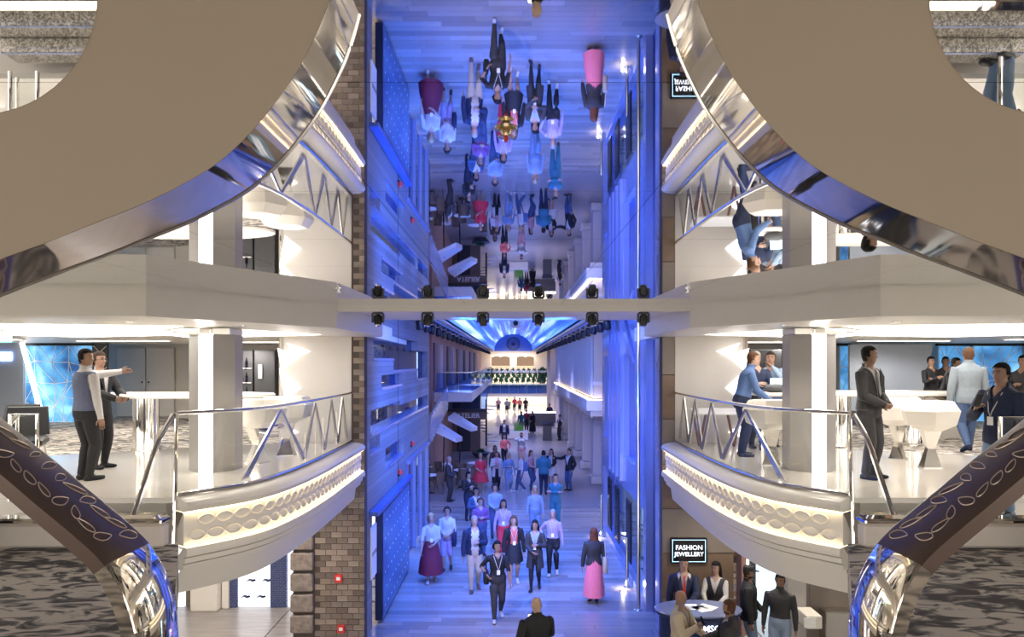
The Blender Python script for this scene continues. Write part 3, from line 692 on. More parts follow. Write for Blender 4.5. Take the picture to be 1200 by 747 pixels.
MB().box((-3.8, 40.9, 2.62), (-1.5, 41.0, 2.78)).build('edge_beam', 'dark', ca); place(ca, (-2.7, 42, 2.7))
sg = thing('cafe_sign', 'dark fascia sign with pale ATELIER lettering below the glass canopy', 'sign')
MB().box((-3.8, 41.2, 2.15), (-1.5, 41.3, 2.6)).build('board', 'wood_brown', sg); place(sg, (-2.65, 41.25, 2.15))
lettering('ATELIER', 0.36, (0.1, -0.06, 0.22), (R(90), 0, 0), 'paper', sg, 0.006)
for k, (x, yy, zz, rz) in enumerate(((-2.95, 31.5, 2.55, 0.1), (-2.45, 34.3, 2.75, 0.05))):
    t = thing('parasol_awning', ['square white cafe awning tilted low in front of the terrace', 'square white cafe awning tilted behind the lower one'][k], 'awning')
    n_ = Vector((0.35, -0.55, 0.75)).normalized()
    c = [(-0.62, -0.5, 0.1), (0.45, -0.7, -0.4), (0.75, 0.4, -0.45), (-0.35, 0.6, 0.25)]
    MB().slab(c, n_, 0.02).build('canvas', 'awning_white', t)
    b = MB()
    for i in range(4):
        p, q = Vector(c[i]), Vector(c[(i + 1) % 4]); b.add([p, q, q + Vector((0, 0, -0.16)), p + Vector((0, 0, -0.16))], [(0, 1, 2, 3)])
    b.build('valance', 'awning_white', t); MB().tube([(-0.1, -0.05, -zz), (-0.05, 0, 0)], 0.03, 8).build('mast', 'dark', t)
    t.location = (x, yy, zz); t.rotation_euler = (0, 0, rz)
fc = thing('slatted_screen', 'pale slatted screen sloping up beside the cafe awnings', 'screen')
for k in range(9): MB().box((-3.0 + 0.0, 26.0 + k * 0.75, 2.55 + 0.09 * k), (-2.94, 26.65 + k * 0.75, 3.5 + 0.09 * k)).build('slat', 'blue_metal', fc)
MB().tube([(-2.97, 26, 3.55), (-2.97, 32.7, 4.3)], 0.03, 6).build('rail', 'steel', fc); place(fc, (-2.97, 29, 2.5))
# cafe furniture
tb = thing('cafe_table', 'small round cafe table among the rattan chairs', 'table', group='cafe tables on the promenade')
MB().lathe([(0.36, 0.72), (0.38, 0.735), (0.38, 0.75), (0.36, 0.76)], n=18).build('top', 'paper', tb, True)
MB().lathe([(0.22, 0), (0.22, 0.02), (0.035, 0.05), (0.03, 0.72)], n=12).build('pedestal', 'dark', tb, True)
ch = thing('rattan_chair', 'rounded rattan cafe chair standing by the small tables', 'chair', group='rattan chairs of the cafe')
MB().lathe([(0.21, 0.43), (0.23, 0.45), (0.22, 0.48)], n=14).build('seat', 'rattan', ch, True)
b = MB(); rings = []
for z_, rr in ((0.48, 0.22), (0.7, 0.24), (0.92, 0.235)): rings.append([(rr * math.cos(a), rr * math.sin(a), z_ - 0.14 * max(0, -math.sin(a) * 0.5) * (z_ > 0.6)) for a in np.linspace(-0.3, math.pi + 0.3, 12)])
b.loft(rings, closed=False); b.build('backrest', 'rattan', ch, True)
for i in (-1, 1):
    for j in (-1, 1): MB().tube([(i * 0.15, j * 0.14, 0.44), (i * 0.2, j * 0.19, 0)], 0.018, 6).build('leg', 'rattan', ch)
tsp = [(-3.5, 30.0), (-3.2, 33.2), (-3.9, 32.0), (-2.2, 31.4), (-1.75, 33.6)]
for i, (x, yy) in enumerate(tsp):
    o = tb if i == 0 else copy_tree(tb); o.location = (x, yy, 0)
csp = [(-3.05, 29.7, -1.6), (-3.9, 29.5, 1.2), (-3.4, 30.7, 0.2), (-2.7, 32.9, -1.4), (-3.35, 32.6, 1.3), (-1.75, 31.1, -1.5), (-2.3, 32.0, 0.1), (-2.1, 30.8, 2.6), (-1.45, 34.2, -1.2), (-4.05, 31.4, 2.0)]
for i, (x, yy, rz) in enumerate(csp):
    o = ch if i == 0 else copy_tree(ch); o.location = (x, yy, 0); o.rotation_euler = (0, 0, rz)
sp = thing('spiral_stair', 'small spiral staircase with pale treads beside the cafe front', 'staircase')
for k in range(12):
    a = k * 0.5; MB().slab([(0, 0, 0), (0.75 * math.cos(a), 0.75 * math.sin(a), 0), (0.75 * math.cos(a + 0.5), 0.75 * math.sin(a + 0.5), 0)], (0, 0, 1), 0.05).build('tread', 'blue_metal', sp).location = (0, 0, 0.25 + k * 0.21)
MB().tube([(0, 0, 0), (0, 0, 3.0)], 0.06).build('newel', 'dark', sp); sp.location = (-1.75, 47, 0)
cp = thing('white_planter', 'white bench planter holding bright green grass in mid promenade', 'planter')
MB().cbox((-0.9, -0.5, 0), (0.9, 0.5, 0.55), 0.04).build('bench_block', 'white_satin', cp)
gm = MB()
for k in range(60):
    x = random.uniform(-0.1, 0.5); yy = random.uniform(-0.2, 0.2); h_ = random.uniform(0.5, 0.85); gm.add([(x, yy, 0.5), (x + 0.05, yy, 0.5), (x + random.uniform(-0.1, 0.1), yy, 0.5 + h_)], [(0, 1, 2)])
gm.build('grass', 'leaf_bright', cp); cp.location = (0.15, 51.5, 0)
vs = thing('flower_bowl', 'low bowl of green and yellow flowers by the cafe front', 'plant')
MB().lathe([(0.3, 0), (0.55, 0.3), (0.5, 0.32)], n=14).build('bowl', 'dark_grey', vs, True); f2 = link('foliage', leafm, vs); f2.location = (0, 0, 0.4); f2.scale = (0.7, 0.7, 0.5); vs.location = (-1.85, 41.2, 0)

# ---- right arcade: pilasters and arches, box balcony above
ac = MB().box((3.9, 26, 0), (4.6, 84, 6.75)).build('wall_arcade', 'cream_stone'); struct(ac, 'cream stone arcade with lit niches')
for k in range(8):
    yy = 27.5 + k * 4.6
    MB().cbox((3.45, yy, 0.0), (3.95, yy + 0.7, 0.35), 0.03).build('plinth', 'cream_stone', ac)
    MB().cbox((3.52, yy + 0.06, 0.35), (3.95, yy + 0.64, 2.9), 0.05).build('pilaster', 'cream_stone', ac)
    MB().cbox((3.42, yy - 0.04, 2.9), (3.95, yy + 0.74, 3.15), 0.03).build('capital', 'cream_stone', ac)
    b = MB(); n_ = 10; o_ = []; i_ = []
    y0, y1 = yy + 0.7, yy + 4.6; mid = (y0 + y1) / 2; rad = (y1 - y0) / 2
    pts = [(3.55, y0, 3.75)] + [(3.55, mid - rad * math.cos(math.pi * q / n_), 2.6 + 0.75 * math.sin(math.pi * q / n_)) for q in range(n_ + 1)] + [(3.55, y1, 3.75)]
    b.slab(pts, (1, 0, 0), 0.35).build('arch', 'cream_stone', ac)
    MB().box((3.88, mid - 0.08, 0.5), (3.9, mid + 0.08, 2.4)).build('niche_lamp', 'lamp_warm', ac)
bx = MB().box((3.0, 27.0, 4.05), (4.6, 50, 6.75)).build('wall_box_balcony', 'white_wall'); struct(bx, 'pale draped box balcony above the arcade')
for k in range(30): MB().lathe([(0.13, 0), (0.1, 1.4), (0.13, 2.6)], (3.0, 27.6 + k * 0.75, 4.15), 8, ey=2.2).build('drape_fold', 'white_satin', bx, True)
MB().box((2.7, 26.7, 3.62), (4.6, 50.2, 4.0)).build('cornice', 'white_satin', bx)
MB().box((2.85, 26.85, 3.4), (4.6, 50.2, 3.62)).build('cornice_step', 'white_satin', bx)
MB().box((2.82, 26.85, 4.0), (2.92, 50, 4.03)).build('lamp_strip', 'lamp_warm', bx); MB().box((2.82, 26.80, 4.0), (4.4, 26.88, 4.03)).build('lamp_strip', 'lamp_warm', bx)
nv = [(3.45, 26.98, 4.7)] + [(3.65 - 0.2 * math.cos(math.pi * k / 8), 26.98, 5.9 + 0.25 * math.sin(math.pi * k / 8)) for k in range(9)] + [(3.85, 26.98, 4.7)]
MB().slab(nv, (0, -1, 0), 0.03).build('arched_window', 'dark', bx)
MB().box((2.95, 26.9, 4.55), (4.6, 27.0, 4.68)).build('string_course', 'white_satin', bx)
wt = thing('host_stand', 'dark slim host stand before the arcade', 'stand')
MB().cbox((-0.3, -0.25, 0), (0.3, 0.25, 1.1), 0.02).build('body', 'dark_grey', wt); MB().slab([(-0.36, -0.3, 1.1), (0.36, -0.3, 1.1), (0.36, 0.3, 1.22), (-0.36, 0.3, 1.22)], (0, 0, 1), 0.03).build('top', 'dark', wt); wt.location = (2.35, 50.2, 0)
ct = thing('far_counter', 'dark counter with a glowing white top near the far bridge', 'counter')
MB().cbox((-1.4, -0.4, 0), (1.4, 0.4, 1.1), 0.02).build('body', 'dark_grey', ct); MB().box((-1.45, -0.45, 1.1), (1.45, 0.45, 1.16)).build('top', 'lamp_panel', ct); ct.location = (2.3, 62, 0)

# ================================================================== NEAR SCULPTURAL PANELS AND SCROLLS
def PX(px, py, D, s):           # point measured on the left half, mirrored for the right one
    p = PT(px, py, D); return Vector((p.x if s < 0 else -p.x, p.y, p.z))
OUT = [(396, -38), (388, -8), (378, 22), (363, 55), (344, 90), (322, 121), (300, 148), (275, 174), (248, 196), (212, 217), (165, 240), (110, 262), (60, 282), (0, 304), (-80, 335), (-200, 385)]
for s in (-1, 1):
    D1, D2 = 1.50, 1.70
    out = [PX(x, y, D1, s) for x, y in OUT]; out = smooth_path(out, 5)
    hole = [PX(-25 + 139 * math.cos(a), -5 + 139 * math.sin(a), D1, s) for a in np.linspace(math.asin(-33 / 139.0), math.pi + math.asin(33 / 139.0), 30)]
    far = [PX(-700, 392, D1, s), PX(-1900, 392, D1, s), PX(-1900, -38, D1, s)]
    t = thing('ceiling_sculpture', 'large taupe panel with chrome rim and round cutout, %s side' % ('pointing man' if s < 0 else 'faceted stools'), 'hanging panel')
    poly = out + far + hole[::-1]
    MB().slab(poly, (0, 1, 0), D2 - D1 - 0.01).build('face_panel', 'taupe_panel', t)
    def rim(path, d0, d1, off):
        b = MB(); n_ = len(path); r0 = []; r1 = []
        for i, p in enumerate(path):
            tt = (path[min(i + 1, n_ - 1)] - path[max(i - 1, 0)]).normalized(); nn = Vector((tt.z, 0, -tt.x)) * off
            r0.append(p + nn + Vector((0, d0, 0))); r1.append(p + nn + Vector((0, d1, 0)))
        b.loft([r0, r1], closed=False); return b
    sg_ = 1 if s > 0 else -1
    rim(out, -0.002, D2 - D1, 0.0015 * sg_).build('chrome_rim', 'chrome_soft', t, True, 60)
    rim(hole, -0.002, D2 - D1, 0.0015 * sg_).build('chrome_rim', 'chrome_soft', t, True, 60)
    MB().tube([p + Vector((0, D2 - D1, 0)) for p in out], 0.006, 6).build('rim_bead', 'steel', t, True)
    place(t, (s * 1.0, 1.6, EYE))

NEAR = [(-760, 934), (-750, 640), (-690, 500), (-580, 410), (-420, 370), (-270, 385), (-140, 440), (-70, 500), (0, 556), (40, 590), (75, 619), (105, 645), (126, 668), (143, 698), (153, 726), (159, 755), (161, 800), (158, 860), (150, 934)]
for s in (-1, 1):
    D1, D2 = 2.6, 2.92
    path = smooth_path([PX(x, y, D1, s) for x, y in NEAR], 6)
    t = thing('scroll_balustrade', 'curved chrome scroll balustrade with leaf engraved top painted with a brown reflection %s' % ('near the pointing man' if s < 0 else 'near the man holding up a phone'), 'balustrade')
    cut = next(i for i, p in enumerate(path) if i > 40 and p.z < az(662, D1))
    def band(pth, name, mt):
        b = MB(); n_ = len(pth); rings = []
        for i, p in enumerate(pth):
            tt = (pth[min(i + 1, n_ - 1)] - pth[max(i - 1, 0)]).normalized(); nn = Vector((tt.z, 0, -tt.x)) * (-s)
            if nn.x * s > 0: nn = -nn
            rings.append([p, p + nn * 0.012 + Vector((0, 0.03, 0)), p + nn * 0.012 + Vector((0, D2 - D1 - 0.03, 0)), p + Vector((0, D2 - D1, 0)), p - nn * 0.05 + Vector((0, D2 - D1, 0)), p - nn * 0.05])
        b.loft(rings); return b.build(name, mt, t, True, 50)
    band(path[:cut + 1], 'engraved_cap', 'brown_reflection'); band(path[cut:], 'chrome_scroll', 'chrome_soft')  # chrome top coloured brown for the ceiling panel it reflects
    # leaf outlines engraved on the cap: thin inlaid loops
    L = [0]
    for a, b_ in zip(path, path[1:]): L.append(L[-1] + (b_ - a).length)
    def on(sd, u):               # sd distance along the band, u 0..1 across its depth
        k = 0
        while k < len(L) - 2 and L[k + 1] < sd: k += 1
        p = path[k].lerp(path[k + 1], (sd - L[k]) / (L[k + 1] - L[k])); tt = (path[k + 1] - path[k]).normalized(); nn = Vector((tt.z, 0, -tt.x))
        if nn.x * s > 0: nn = -nn
        return p + nn * 0.0135 + Vector((0, 0.03 + u * (D2 - D1 - 0.06), 0))
    rnd = random.Random(5)
    for k in range(26):
        sd = L[36] + 0.20 + (k * 0.0343); u0 = (0.24, 0.76)[k % 2] + rnd.uniform(-0.05, 0.05); la = rnd.uniform(0.028, 0.05); lb = rnd.uniform(0.06, 0.13); rot = rnd.uniform(-0.9, 0.9); loop = []
        if sd + 0.06 > L[cut]: continue
        ll = rnd.uniform(0.034, 0.052); lw_ = ll * rnd.uniform(0.32, 0.5); rot = rnd.uniform(-1.2, 1.2) + (0.6 if k % 2 else -0.6)
        for j in range(17):
            a = 2 * math.pi * j / 16; x = ll * math.cos(a); yv = lw_ * math.copysign(abs(math.sin(a)) ** 1.35, math.sin(a)) * (1 + 0.35 * math.cos(a))
            loop.append(on(sd + x * math.cos(rot) - yv * math.sin(rot), min(0.98, max(0.02, u0 + (x * math.sin(rot) + yv * math.cos(rot)) / (D2 - D1 - 0.06)))))
        MB().tube(loop, 0.0022, 5, cap=False).build('engraved_leaf', 'engraving', t)
    place(t, (s * 1.5, 2.75, ZB))
    # stair well: kerb, treads, handrail, cabinet
    kb = thing('stair_kerb', 'low brushed metal kerb along the carpet landing %s' % ('by the brick pier balcony' if s < 0 else 'by the brown tile balcony'), 'kerb')
    MB().cbox((-2.3, -0.06, 0), (0.0, 0.06, 0.2), 0.02).build('body', 'cream_stone', kb); MB().cbox((-2.3, -0.09, 0.2), (0.0, 0.09, 0.25), 0.015).build('coping', 'chrome_soft', kb)
    kb.location = (-2.92 if s < 0 else 5.22, 6.1, ZB)
    st = thing('crystal_staircase', 'glittering crystal staircase going down from the white deck %s' % ('beside the pointing man' if s < 0 else 'beside the man in dark suit'), 'staircase')
    for k in range(7):
        y1 = 8.28 - k * 0.28; zt = ZB - (k + 1) * 0.165; x0, x1 = sorted((s * 3.95, s * 5.65))
        MB().cbox((x0, y1 - 0.29, zt - 0.165), (x1, y1, zt), 0.008).build('tread', 'crystal_tread', st)
        MB().box((x0, y1 - 0.285, zt), (x1, y1 - 0.255, zt + 0.004)).build('nosing', 'blue_metal', st)
    hp = smooth_path([(s * 3.88, 8.28, ZB + 0.95), (s * 3.89, 7.95, ZB + 0.68), (s * 3.88, 7.6, ZB + 0.25), (s * 3.86, 7.25, ZB - 0.2), (s * 3.8, 6.9, ZB - 0.62)], 6)
    MB().tube(hp, 0.028, 10).build('handrail', 'chrome', st, True)
    b = MB(); b.loft([[p - Vector((0, 0, 0.06)) for p in hp], [Vector((p.x, p.y, p.z - 0.95)) for p in hp]], closed=False); b.build('glass_panel', 'glass', st, True)
    hq = [Vector((p.x + s * 1.78, p.y, p.z)) for p in hp]
    MB().tube(hq, 0.028, 10).build('handrail', 'chrome', st, True)
    for k in (0, 10, 20): MB().tube([hq[k], hq[k] - Vector((0, 0, 0.95))], 0.02, 8).build('baluster', 'chrome', st, True)
    place(st, (s * 4.8, 7.3, ZB - 1.2))
    # black cabinet beside the landing
    cb = thing('access_gate', 'black access cabinet with green light %s' % ('left of the crystal stair' if s < 0 else 'right of the crystal stair'), 'cabinet')
    MB().cbox((-0.3, -0.2, 0), (0.3, 0.2, 0.5), 0.02).build('body', 'black_gloss', cb); MB().box((0.06 if s < 0 else -0.12, -0.206, 0.10), (0.12 if s < 0 else -0.06, -0.2, 0.14)).build('indicator', 'green_led', cb)
    cb.location = (s * 4.62, 6.45, ZB - 0.165 * 6 - 0.0) if False else (s * 4.75, 5.75, ZB)

# ================================================================== BALCONY FITTINGS
def column(px, D, lab):
    t = thing('light_column', lab, 'column'); x = ax(px, D)
    w_ = 0.33
    MB().prism([(-w_, 0.1), (-0.10, -0.12), (-0.10, 0.35), (-w_, 0.4)], 0, ZS - ZB - 0.12).build('side_panel', 'column_grey', t)
    MB().prism([(w_, 0.1), (0.10, -0.12), (0.10, 0.35), (w_, 0.4)], 0, ZS - ZB - 0.12).build('side_panel', 'column_grey', t)
    MB().box((-0.098, -0.10, 0.0), (0.098, 0.3, ZS - ZB - 0.10)).build('light_strip', 'lamp_white', t)
    MB().cbox((-w_, -0.1, ZS - ZB - 0.12), (w_, 0.4, ZS - ZB - 0.02), 0.01).build('cap', 'steel', t)
    MB().cbox((-0.08, -0.15, ZS - ZB - 0.13), (0.08, -0.05, ZS - ZB - 0.03), 0.01).build('bracket', 'chrome', t)
    t.location = (x, D, ZB); return t
column(245, 10.3, 'grey column with a glowing centre strip behind the oval counter'); column(956, 10.3, 'grey column with a glowing centre strip behind the faceted stools')

def facet(name, pts, D, t, mt='lamp_panel', nrm=(0, -1, 0), th=0.04):
    return MB().slab([PT(x, y, D) for x, y in pts], nrm, th).build(name, mt, t)
for s in (-1, 1):
    def mx(pts): return pts if s < 0 else [(1203 - x, y) for x, y in pts]
    # lit star facets on the end wall (leaning facets with real thickness)
    t = thing('wall_star_light', 'white star shaped light facets on the pale end wall %s' % ('by the brick pier' if s < 0 else 'by the brown tile pier'), 'wall lamp')
    F_ = [[(325, 408), (349, 418), (330, 436)], [(336, 402), (364, 412), (345, 420)], [(327, 432), (353, 455), (334, 470), (330, 450)], [(334, 498), (350, 507), (330, 515)]]
    for k, pts in enumerate(F_):
        p3 = [PT(x, y, 13.95) for x, y in mx(pts)]; c = sum(p3, Vector()) / len(p3); apex = c + Vector((0, -0.10, 0)); b = MB()
        n_ = len(p3); b.add(p3 + [apex], [(i, (i + 1) % n_, n_) for i in range(n_)] + [tuple(range(n_))]); b.build('light_facet', 'lamp_star', t)
    place(t, (s * 4.2, 13.9, ZB + 1))
    # big star on the ceiling around the column
    t = thing('ceiling_star_light', 'angular white star light panel on the ceiling %s' % ('above the oval counter' if s < 0 else 'above the faceted stools'), 'ceiling lamp')
    polys = [[(4.5, 9.9), (6.9, 9.2), (7.6, 10.6), (5.6, 11.3)], [(3.4, 12.9), (4.4, 10.2), (5.3, 11.2), (4.6, 13.4)], [(5.4, 11.5), (7.5, 10.9), (9.4, 12.8), (6.3, 13.2)], [(4.8, 13.3), (6.0, 12.0), (6.2, 14.6)]]
    for pl_ in polys:
        b = MB(); c = (sum(p[0] for p in pl_) / len(pl_), sum(p[1] for p in pl_) / len(pl_)); n_ = len(pl_)
        b.add([(s * p[0], p[1], ZS - 0.02) for p in pl_] + [(s * c[0], c[1], ZS - 0.09)], [(i, (i + 1) % n_, n_) for i in range(n_)] + [tuple(range(n_))]); b.build('light_facet', 'lamp_panel', t)
    place(t, (s * 5.5, 11.5, ZS - 0.05))
    for k, (a_, d_) in enumerate(((8.6, 16.0), (11.2, 15.0), (6.3, 17.0), (10.0, 9.2))):
        t = thing('ceiling_light', 'long white recessed light on the balcony ceiling', 'ceiling lamp', group='recessed ceiling lights of the lounges')
        MB().box((-1.0, -0.18, -0.02), (1.0, 0.18, 0)).build('frame', 'white_satin', t); MB().box((-0.95, -0.14, -0.03), (0.95, 0.14, -0.02)).build('diffuser', 'lamp_panel', t)
        t.location = (s * a_, d_, ZS - 0.015)
        lamp('recessed_light', 'SPOT', (s * a_, d_, ZS - 0.06), 120, (1, 0.93, 0.85), (s * a_, d_, 0), spot_size=R(172), spot_blend=0.4, shadow_soft_size=0.2)
    for k, (a_, d_) in enumerate(((3.6, 9.6), (3.1, 11.2), (4.6, 8.7), (6.2, 8.6))):
        t = thing('downlight', 'tiny round downlight near the balcony ceiling edge', 'ceiling lamp', group='downlights at the ceiling edges')
        MB().lathe([(0.06, 0), (0.06, -0.012), (0.045, -0.014)], n=14).build('ring', 'chrome', t, True); MB().lathe([(0.044, -0.002), (0.044, -0.013)], n=14).build('bulb', 'downlight_glow', t)
        t.location = (s * a_, d_, ZS - 0.013)
        lamp('downlight_beam', 'SPOT', (s * a_, d_, ZS - 0.05), 42, (1, 0.9, 0.76), (s * a_, d_, 0), spot_size=R(120), spot_blend=0.8, shadow_soft_size=0.06)
    # sprinklers on mirror
    for a_, d_ in ((2.0, 8.3), (3.3, 5.6)):
        t = thing('sprinkler', 'small steel sprinkler head on the mirror ceiling', 'sprinkler', group='sprinklers on the mirror ceiling')
        MB().lathe([(0.035, 0), (0.035, -0.008), (0.012, -0.012), (0.01, -0.04), (0.03, -0.045), (0.03, -0.05)], n=10).build('head', 'steel', t, True); t.location = (s * a_, d_, ZM)
    # oval standing counter
    t = thing('oval_counter', 'long white oval standing counter on chrome drums %s' % ('next to the pointing man' if s < 0 else 'beneath the blue grey slanted panel'), 'table')
    MB().lathe([(0.97, 0.94), (1.0, 0.955), (1.0, 1.0), (0.98, 1.02)], n=40, ex=1.62, ey=0.55).build('top', 'white_gloss', t, True)
    for dx in (-0.62, 0.75): MB().lathe([(0.24, 0), (0.24, 0.03), (0.21, 0.04), (0.21, 0.94)], (dx, 0, 0), 24).build('drum', 'chrome', t, True)
    t.location = (ax(213, 12.6) if s < 0 else ax(1022, 13.4), 12.6 if s < 0 else 13.4, ZB)

# faceted stools
def stool(x, y, rz, lab, grp):
    t = thing('faceted_stool', lab, 'stool', (x, y, ZB), rz, grp)
    def ngon(r, z, n=6, off=0.0, ey=0.8): return [(r * math.cos(2 * math.pi * k / n + off), r * ey * math.sin(2 * math.pi * k / n + off), z) for k in range(n)]
    MB().loft([ngon(0.18, 0.54), ngon(0.40, 0.64), ngon(0.46, 0.84), ngon(0.36, 0.98)]).build('seat', 'white_gloss', t)
    MB().loft([ngon(0.19, 0.0, 4, 0.4), ngon(0.08, 0.28, 4, 0.4), ngon(0.19, 0.55, 4, 0.4)]).build('base', 'chrome', t)
    MB().loft([ngon(0.2, 0.0, 4, 0.4), ngon(0.2, 0.015, 4, 0.4)]).build('foot_plate', 'steel', t)
for i, (px, py) in enumerate(((1052, 538), (1090, 548))):
    D = 1317 / (py - 425.0); stool(ax(px, D), D, 0.3 * i, ['white faceted stool on chrome hourglass base beside the dark suited man', 'white faceted stool on chrome hourglass base farther from the dark suited man'][i], None)
for i, (px, D) in enumerate(((302, 11.2), (336, 12.15))): stool(ax(px, D), D, 0.5 * i, 'white faceted stool seen through the glass railing by the brick pier', 'stools behind the brick pier railing')
for i, (px, D) in enumerate(((905, 11.0),)): stool(ax(px, D), D, 0.4 * i, 'white faceted stool seen through the glass railing by the tile pier', None)
lc = thing('low_glass_table', 'low glass table on dark V legs behind the tile pier railing', 'table')
MB().slab([(-0.5, -0.25, 0.6), (0.45, -0.3, 0.6), (0.5, 0.25, 0.66), (-0.42, 0.3, 0.66)], (0, 0, 1), 0.03).build('top', 'awning_white', lc)
for sx in (-0.32, 0.32):
    MB().tube([(sx - 0.12, 0, 0.6), (sx, 0, 0)], 0.025, 6).build('leg', 'rose_dark', lc); MB().tube([(sx + 0.12, 0, 0.6), (sx, 0, 0)], 0.025, 6).build('leg', 'rose_dark', lc)
lc.location = (ax(840, 13.4), 13.4, ZB)

# back-of-lounge fittings, left
def panel_px(name, lab, cat, px0, px1, py0, py1, D, mt, th=0.06, slant=0):
    t = thing(name, lab, cat); b = MB()
    b.slab([PT(px0, py1, D), PT(px1, py1, D), PT(px1 + slant, py0, D), PT(px0 + slant, py0, D)], (0, 1, 0), th).build('panel', mt, t); return t
def web(px0, px1, D, lab, rows=3, cols=4, slant=0.0, seed=1):
    """blue glass partition with a net of pale cracks: every cell is a pane, the net is metal"""
    t = thing('web_partition', lab, 'partition'); x0, x1 = ax(px0, D), ax(px1, D); z0, z1 = ZB + 0.02, ZS - 0.08; rn = random.Random(seed)
    G = [[Vector((x0 + (x1 - x0) * (i + (rn.uniform(-0.35, 0.35) if 0 < i < cols else 0)) / cols + slant * (z1 - (z0 + (z1 - z0) * j / rows)) * 1.0, 0, z0 + (z1 - z0) * (j + (rn.uniform(-0.3, 0.3) if 0 < j < rows else 0)) / rows)) for i in range(cols + 1)] for j in range(rows + 1)]
    for j in range(rows):
        for i in range(cols):
            q = [G[j][i], G[j][i + 1], G[j + 1][i + 1], G[j + 1][i]]; q = [Vector((p.x, D, p.z)) for p in q]; c = sum(q, Vector()) / 4
            MB().slab([c + (p - c) * 0.985 for p in q], (0, 1, 0), 0.02).build('glass_pane', 'web_glass', t)
            MB().tube([q[0] - Vector((0, 0.01, 0)), q[2] - Vector((0, 0.01, 0))] if rn.random() < 0.5 else [q[1] - Vector((0, 0.01, 0)), q[3] - Vector((0, 0.01, 0))], 0.009, 5).build('crack_line', 'paper', t)
            MB().tube([q[0] - Vector((0, 0.01, 0)), q[1] - Vector((0, 0.01, 0))], 0.009, 5).build('crack_line', 'paper', t); MB().tube([q[0] - Vector((0, 0.01, 0)), q[3] - Vector((0, 0.01, 0))], 0.009, 5).build('crack_line', 'paper', t)
    MB().box((x0 - 0.05, D - 0.04, z1), (x1 + 0.05 + slant * 0, D + 0.06, z1 + 0.1)).build('header', 'dark', t)
    place(t, ((x0 + x1) / 2, D, ZB)); return t
ramp_mat('web_glass', 'noise', 1.3, [(0.3, (0.02, 0.08, 0.24)), (0.5, (0.08, 0.30, 0.62)), (0.7, (0.25, 0.60, 0.90))], rough=0.1, emit=0.55, distort=0.5)
web(30, 108, 18.6, 'blue glass partition with a white crack pattern behind the pointing man', 4, 5, seed=3)
bp = panel_px('crack_panel', 'dark panel with white crack lines beside the blue partition', 'panel', 108, 126, 402, 490, 18.6, 'dark_grey')
rn = random.Random(9)
for k in range(7):
    y0 = 405 + k * 12; MB().tube([PT(109, y0, 18.58), PT(117 + rn.uniform(-4, 4), y0 + 8, 18.58), PT(125, y0 - 4 + rn.uniform(0, 12), 18.58)], 0.009, 5).build('crack_line', 'paper', bp)
place(bp, (ax(117, 18.6), 18.6, ZB))
for k, (p0, p1) in enumerate(((134, 168), (169, 202))):
    d = thing('wall_door', 'tall grey flush cupboard door behind the oval counter', 'door', group='grey cupboard doors behind the oval counter')
    MB().cbox((ax(p0, 20), 20.1, ZB + 0.05), (ax(p1, 20), 20.2, ZS - 0.1), 0.01).build('leaf', 'door_grey', d); MB().ball((ax(p1 if k == 0 else p0, 20) + (-0.08 if k == 0 else 0.08), 20.08, ZB + 1.0), 0.025).build('knob', 'dark', d); place(d, (ax((p0 + p1) / 2, 20), 20.15, ZB + 0.05))
t = thing('slanted_light', 'slanted white light line on the blue grey wall behind the lounge chairs', 'wall lamp')
MB().slab([PT(22, 400, 18.4), PT(27, 400, 18.4), PT(52, 491, 18.4), PT(47, 491, 18.4)], (0, 1, 0), 0.05).build('strip', 'lamp_panel', t); place(t, (ax(40, 18.4), 18.4, ZB + 0.1))
t = panel_px('bluegrey_panel', 'blue grey wall panel with a violet display beside the slanted light', 'panel', -30, 27, 400, 491, 18.5, 'panel_bluegrey')
MB().slab([PT(-5, 413, 18.48), PT(14, 413, 18.48), PT(14, 423, 18.48), PT(-5, 423, 18.48)], (0, -1, 0), 0.02).build('display', 'lamp_blue', t); place(t, (ax(5, 18.5), 18.5, ZB))
for (p0, p1, lab) in ((272, 296, 'dark glazed drinks cabinet behind the glowing column'), (298, 322, 'dark cabinet with a wall phone beside the white star light')):
    t = thing('dark_cabinet', lab, 'cabinet'); D = 17.5
    MB().cbox((ax(p0, D), D, ZB), (ax(p1, D), D + 0.4, ZB + 1.85), 0.015).build('carcass', 'dark_grey', t)
    if p0 == 272:
        for k in range(3): MB().box((ax(p0, D) + 0.03, D - 0.03, ZB + 0.7 + 0.35 * k), (ax(p1, D) - 0.03, D, ZB + 0.72 + 0.35 * k)).build('shelf', 'paper', t)
        for k in range(9): MB().lathe([(0.03, 0), (0.03, 0.14), (0.012, 0.19), (0.012, 0.24)], (ax(p0, D) + 0.08 + 0.14 * (k % 3), D - 0.035, ZB + 0.72 + 0.35 * (k // 3)), 8).build('bottle', 'glass_dark', t, True)
    else:
        MB().cbox((ax(303, D), D - 0.04, ZB + 1.15), (ax(308, D), D, ZB + 1.5), 0.01).build('wall_phone', 'panel_bluegrey', t)
    place(t, (ax((p0 + p1) / 2, D), D + 0.2, ZB))
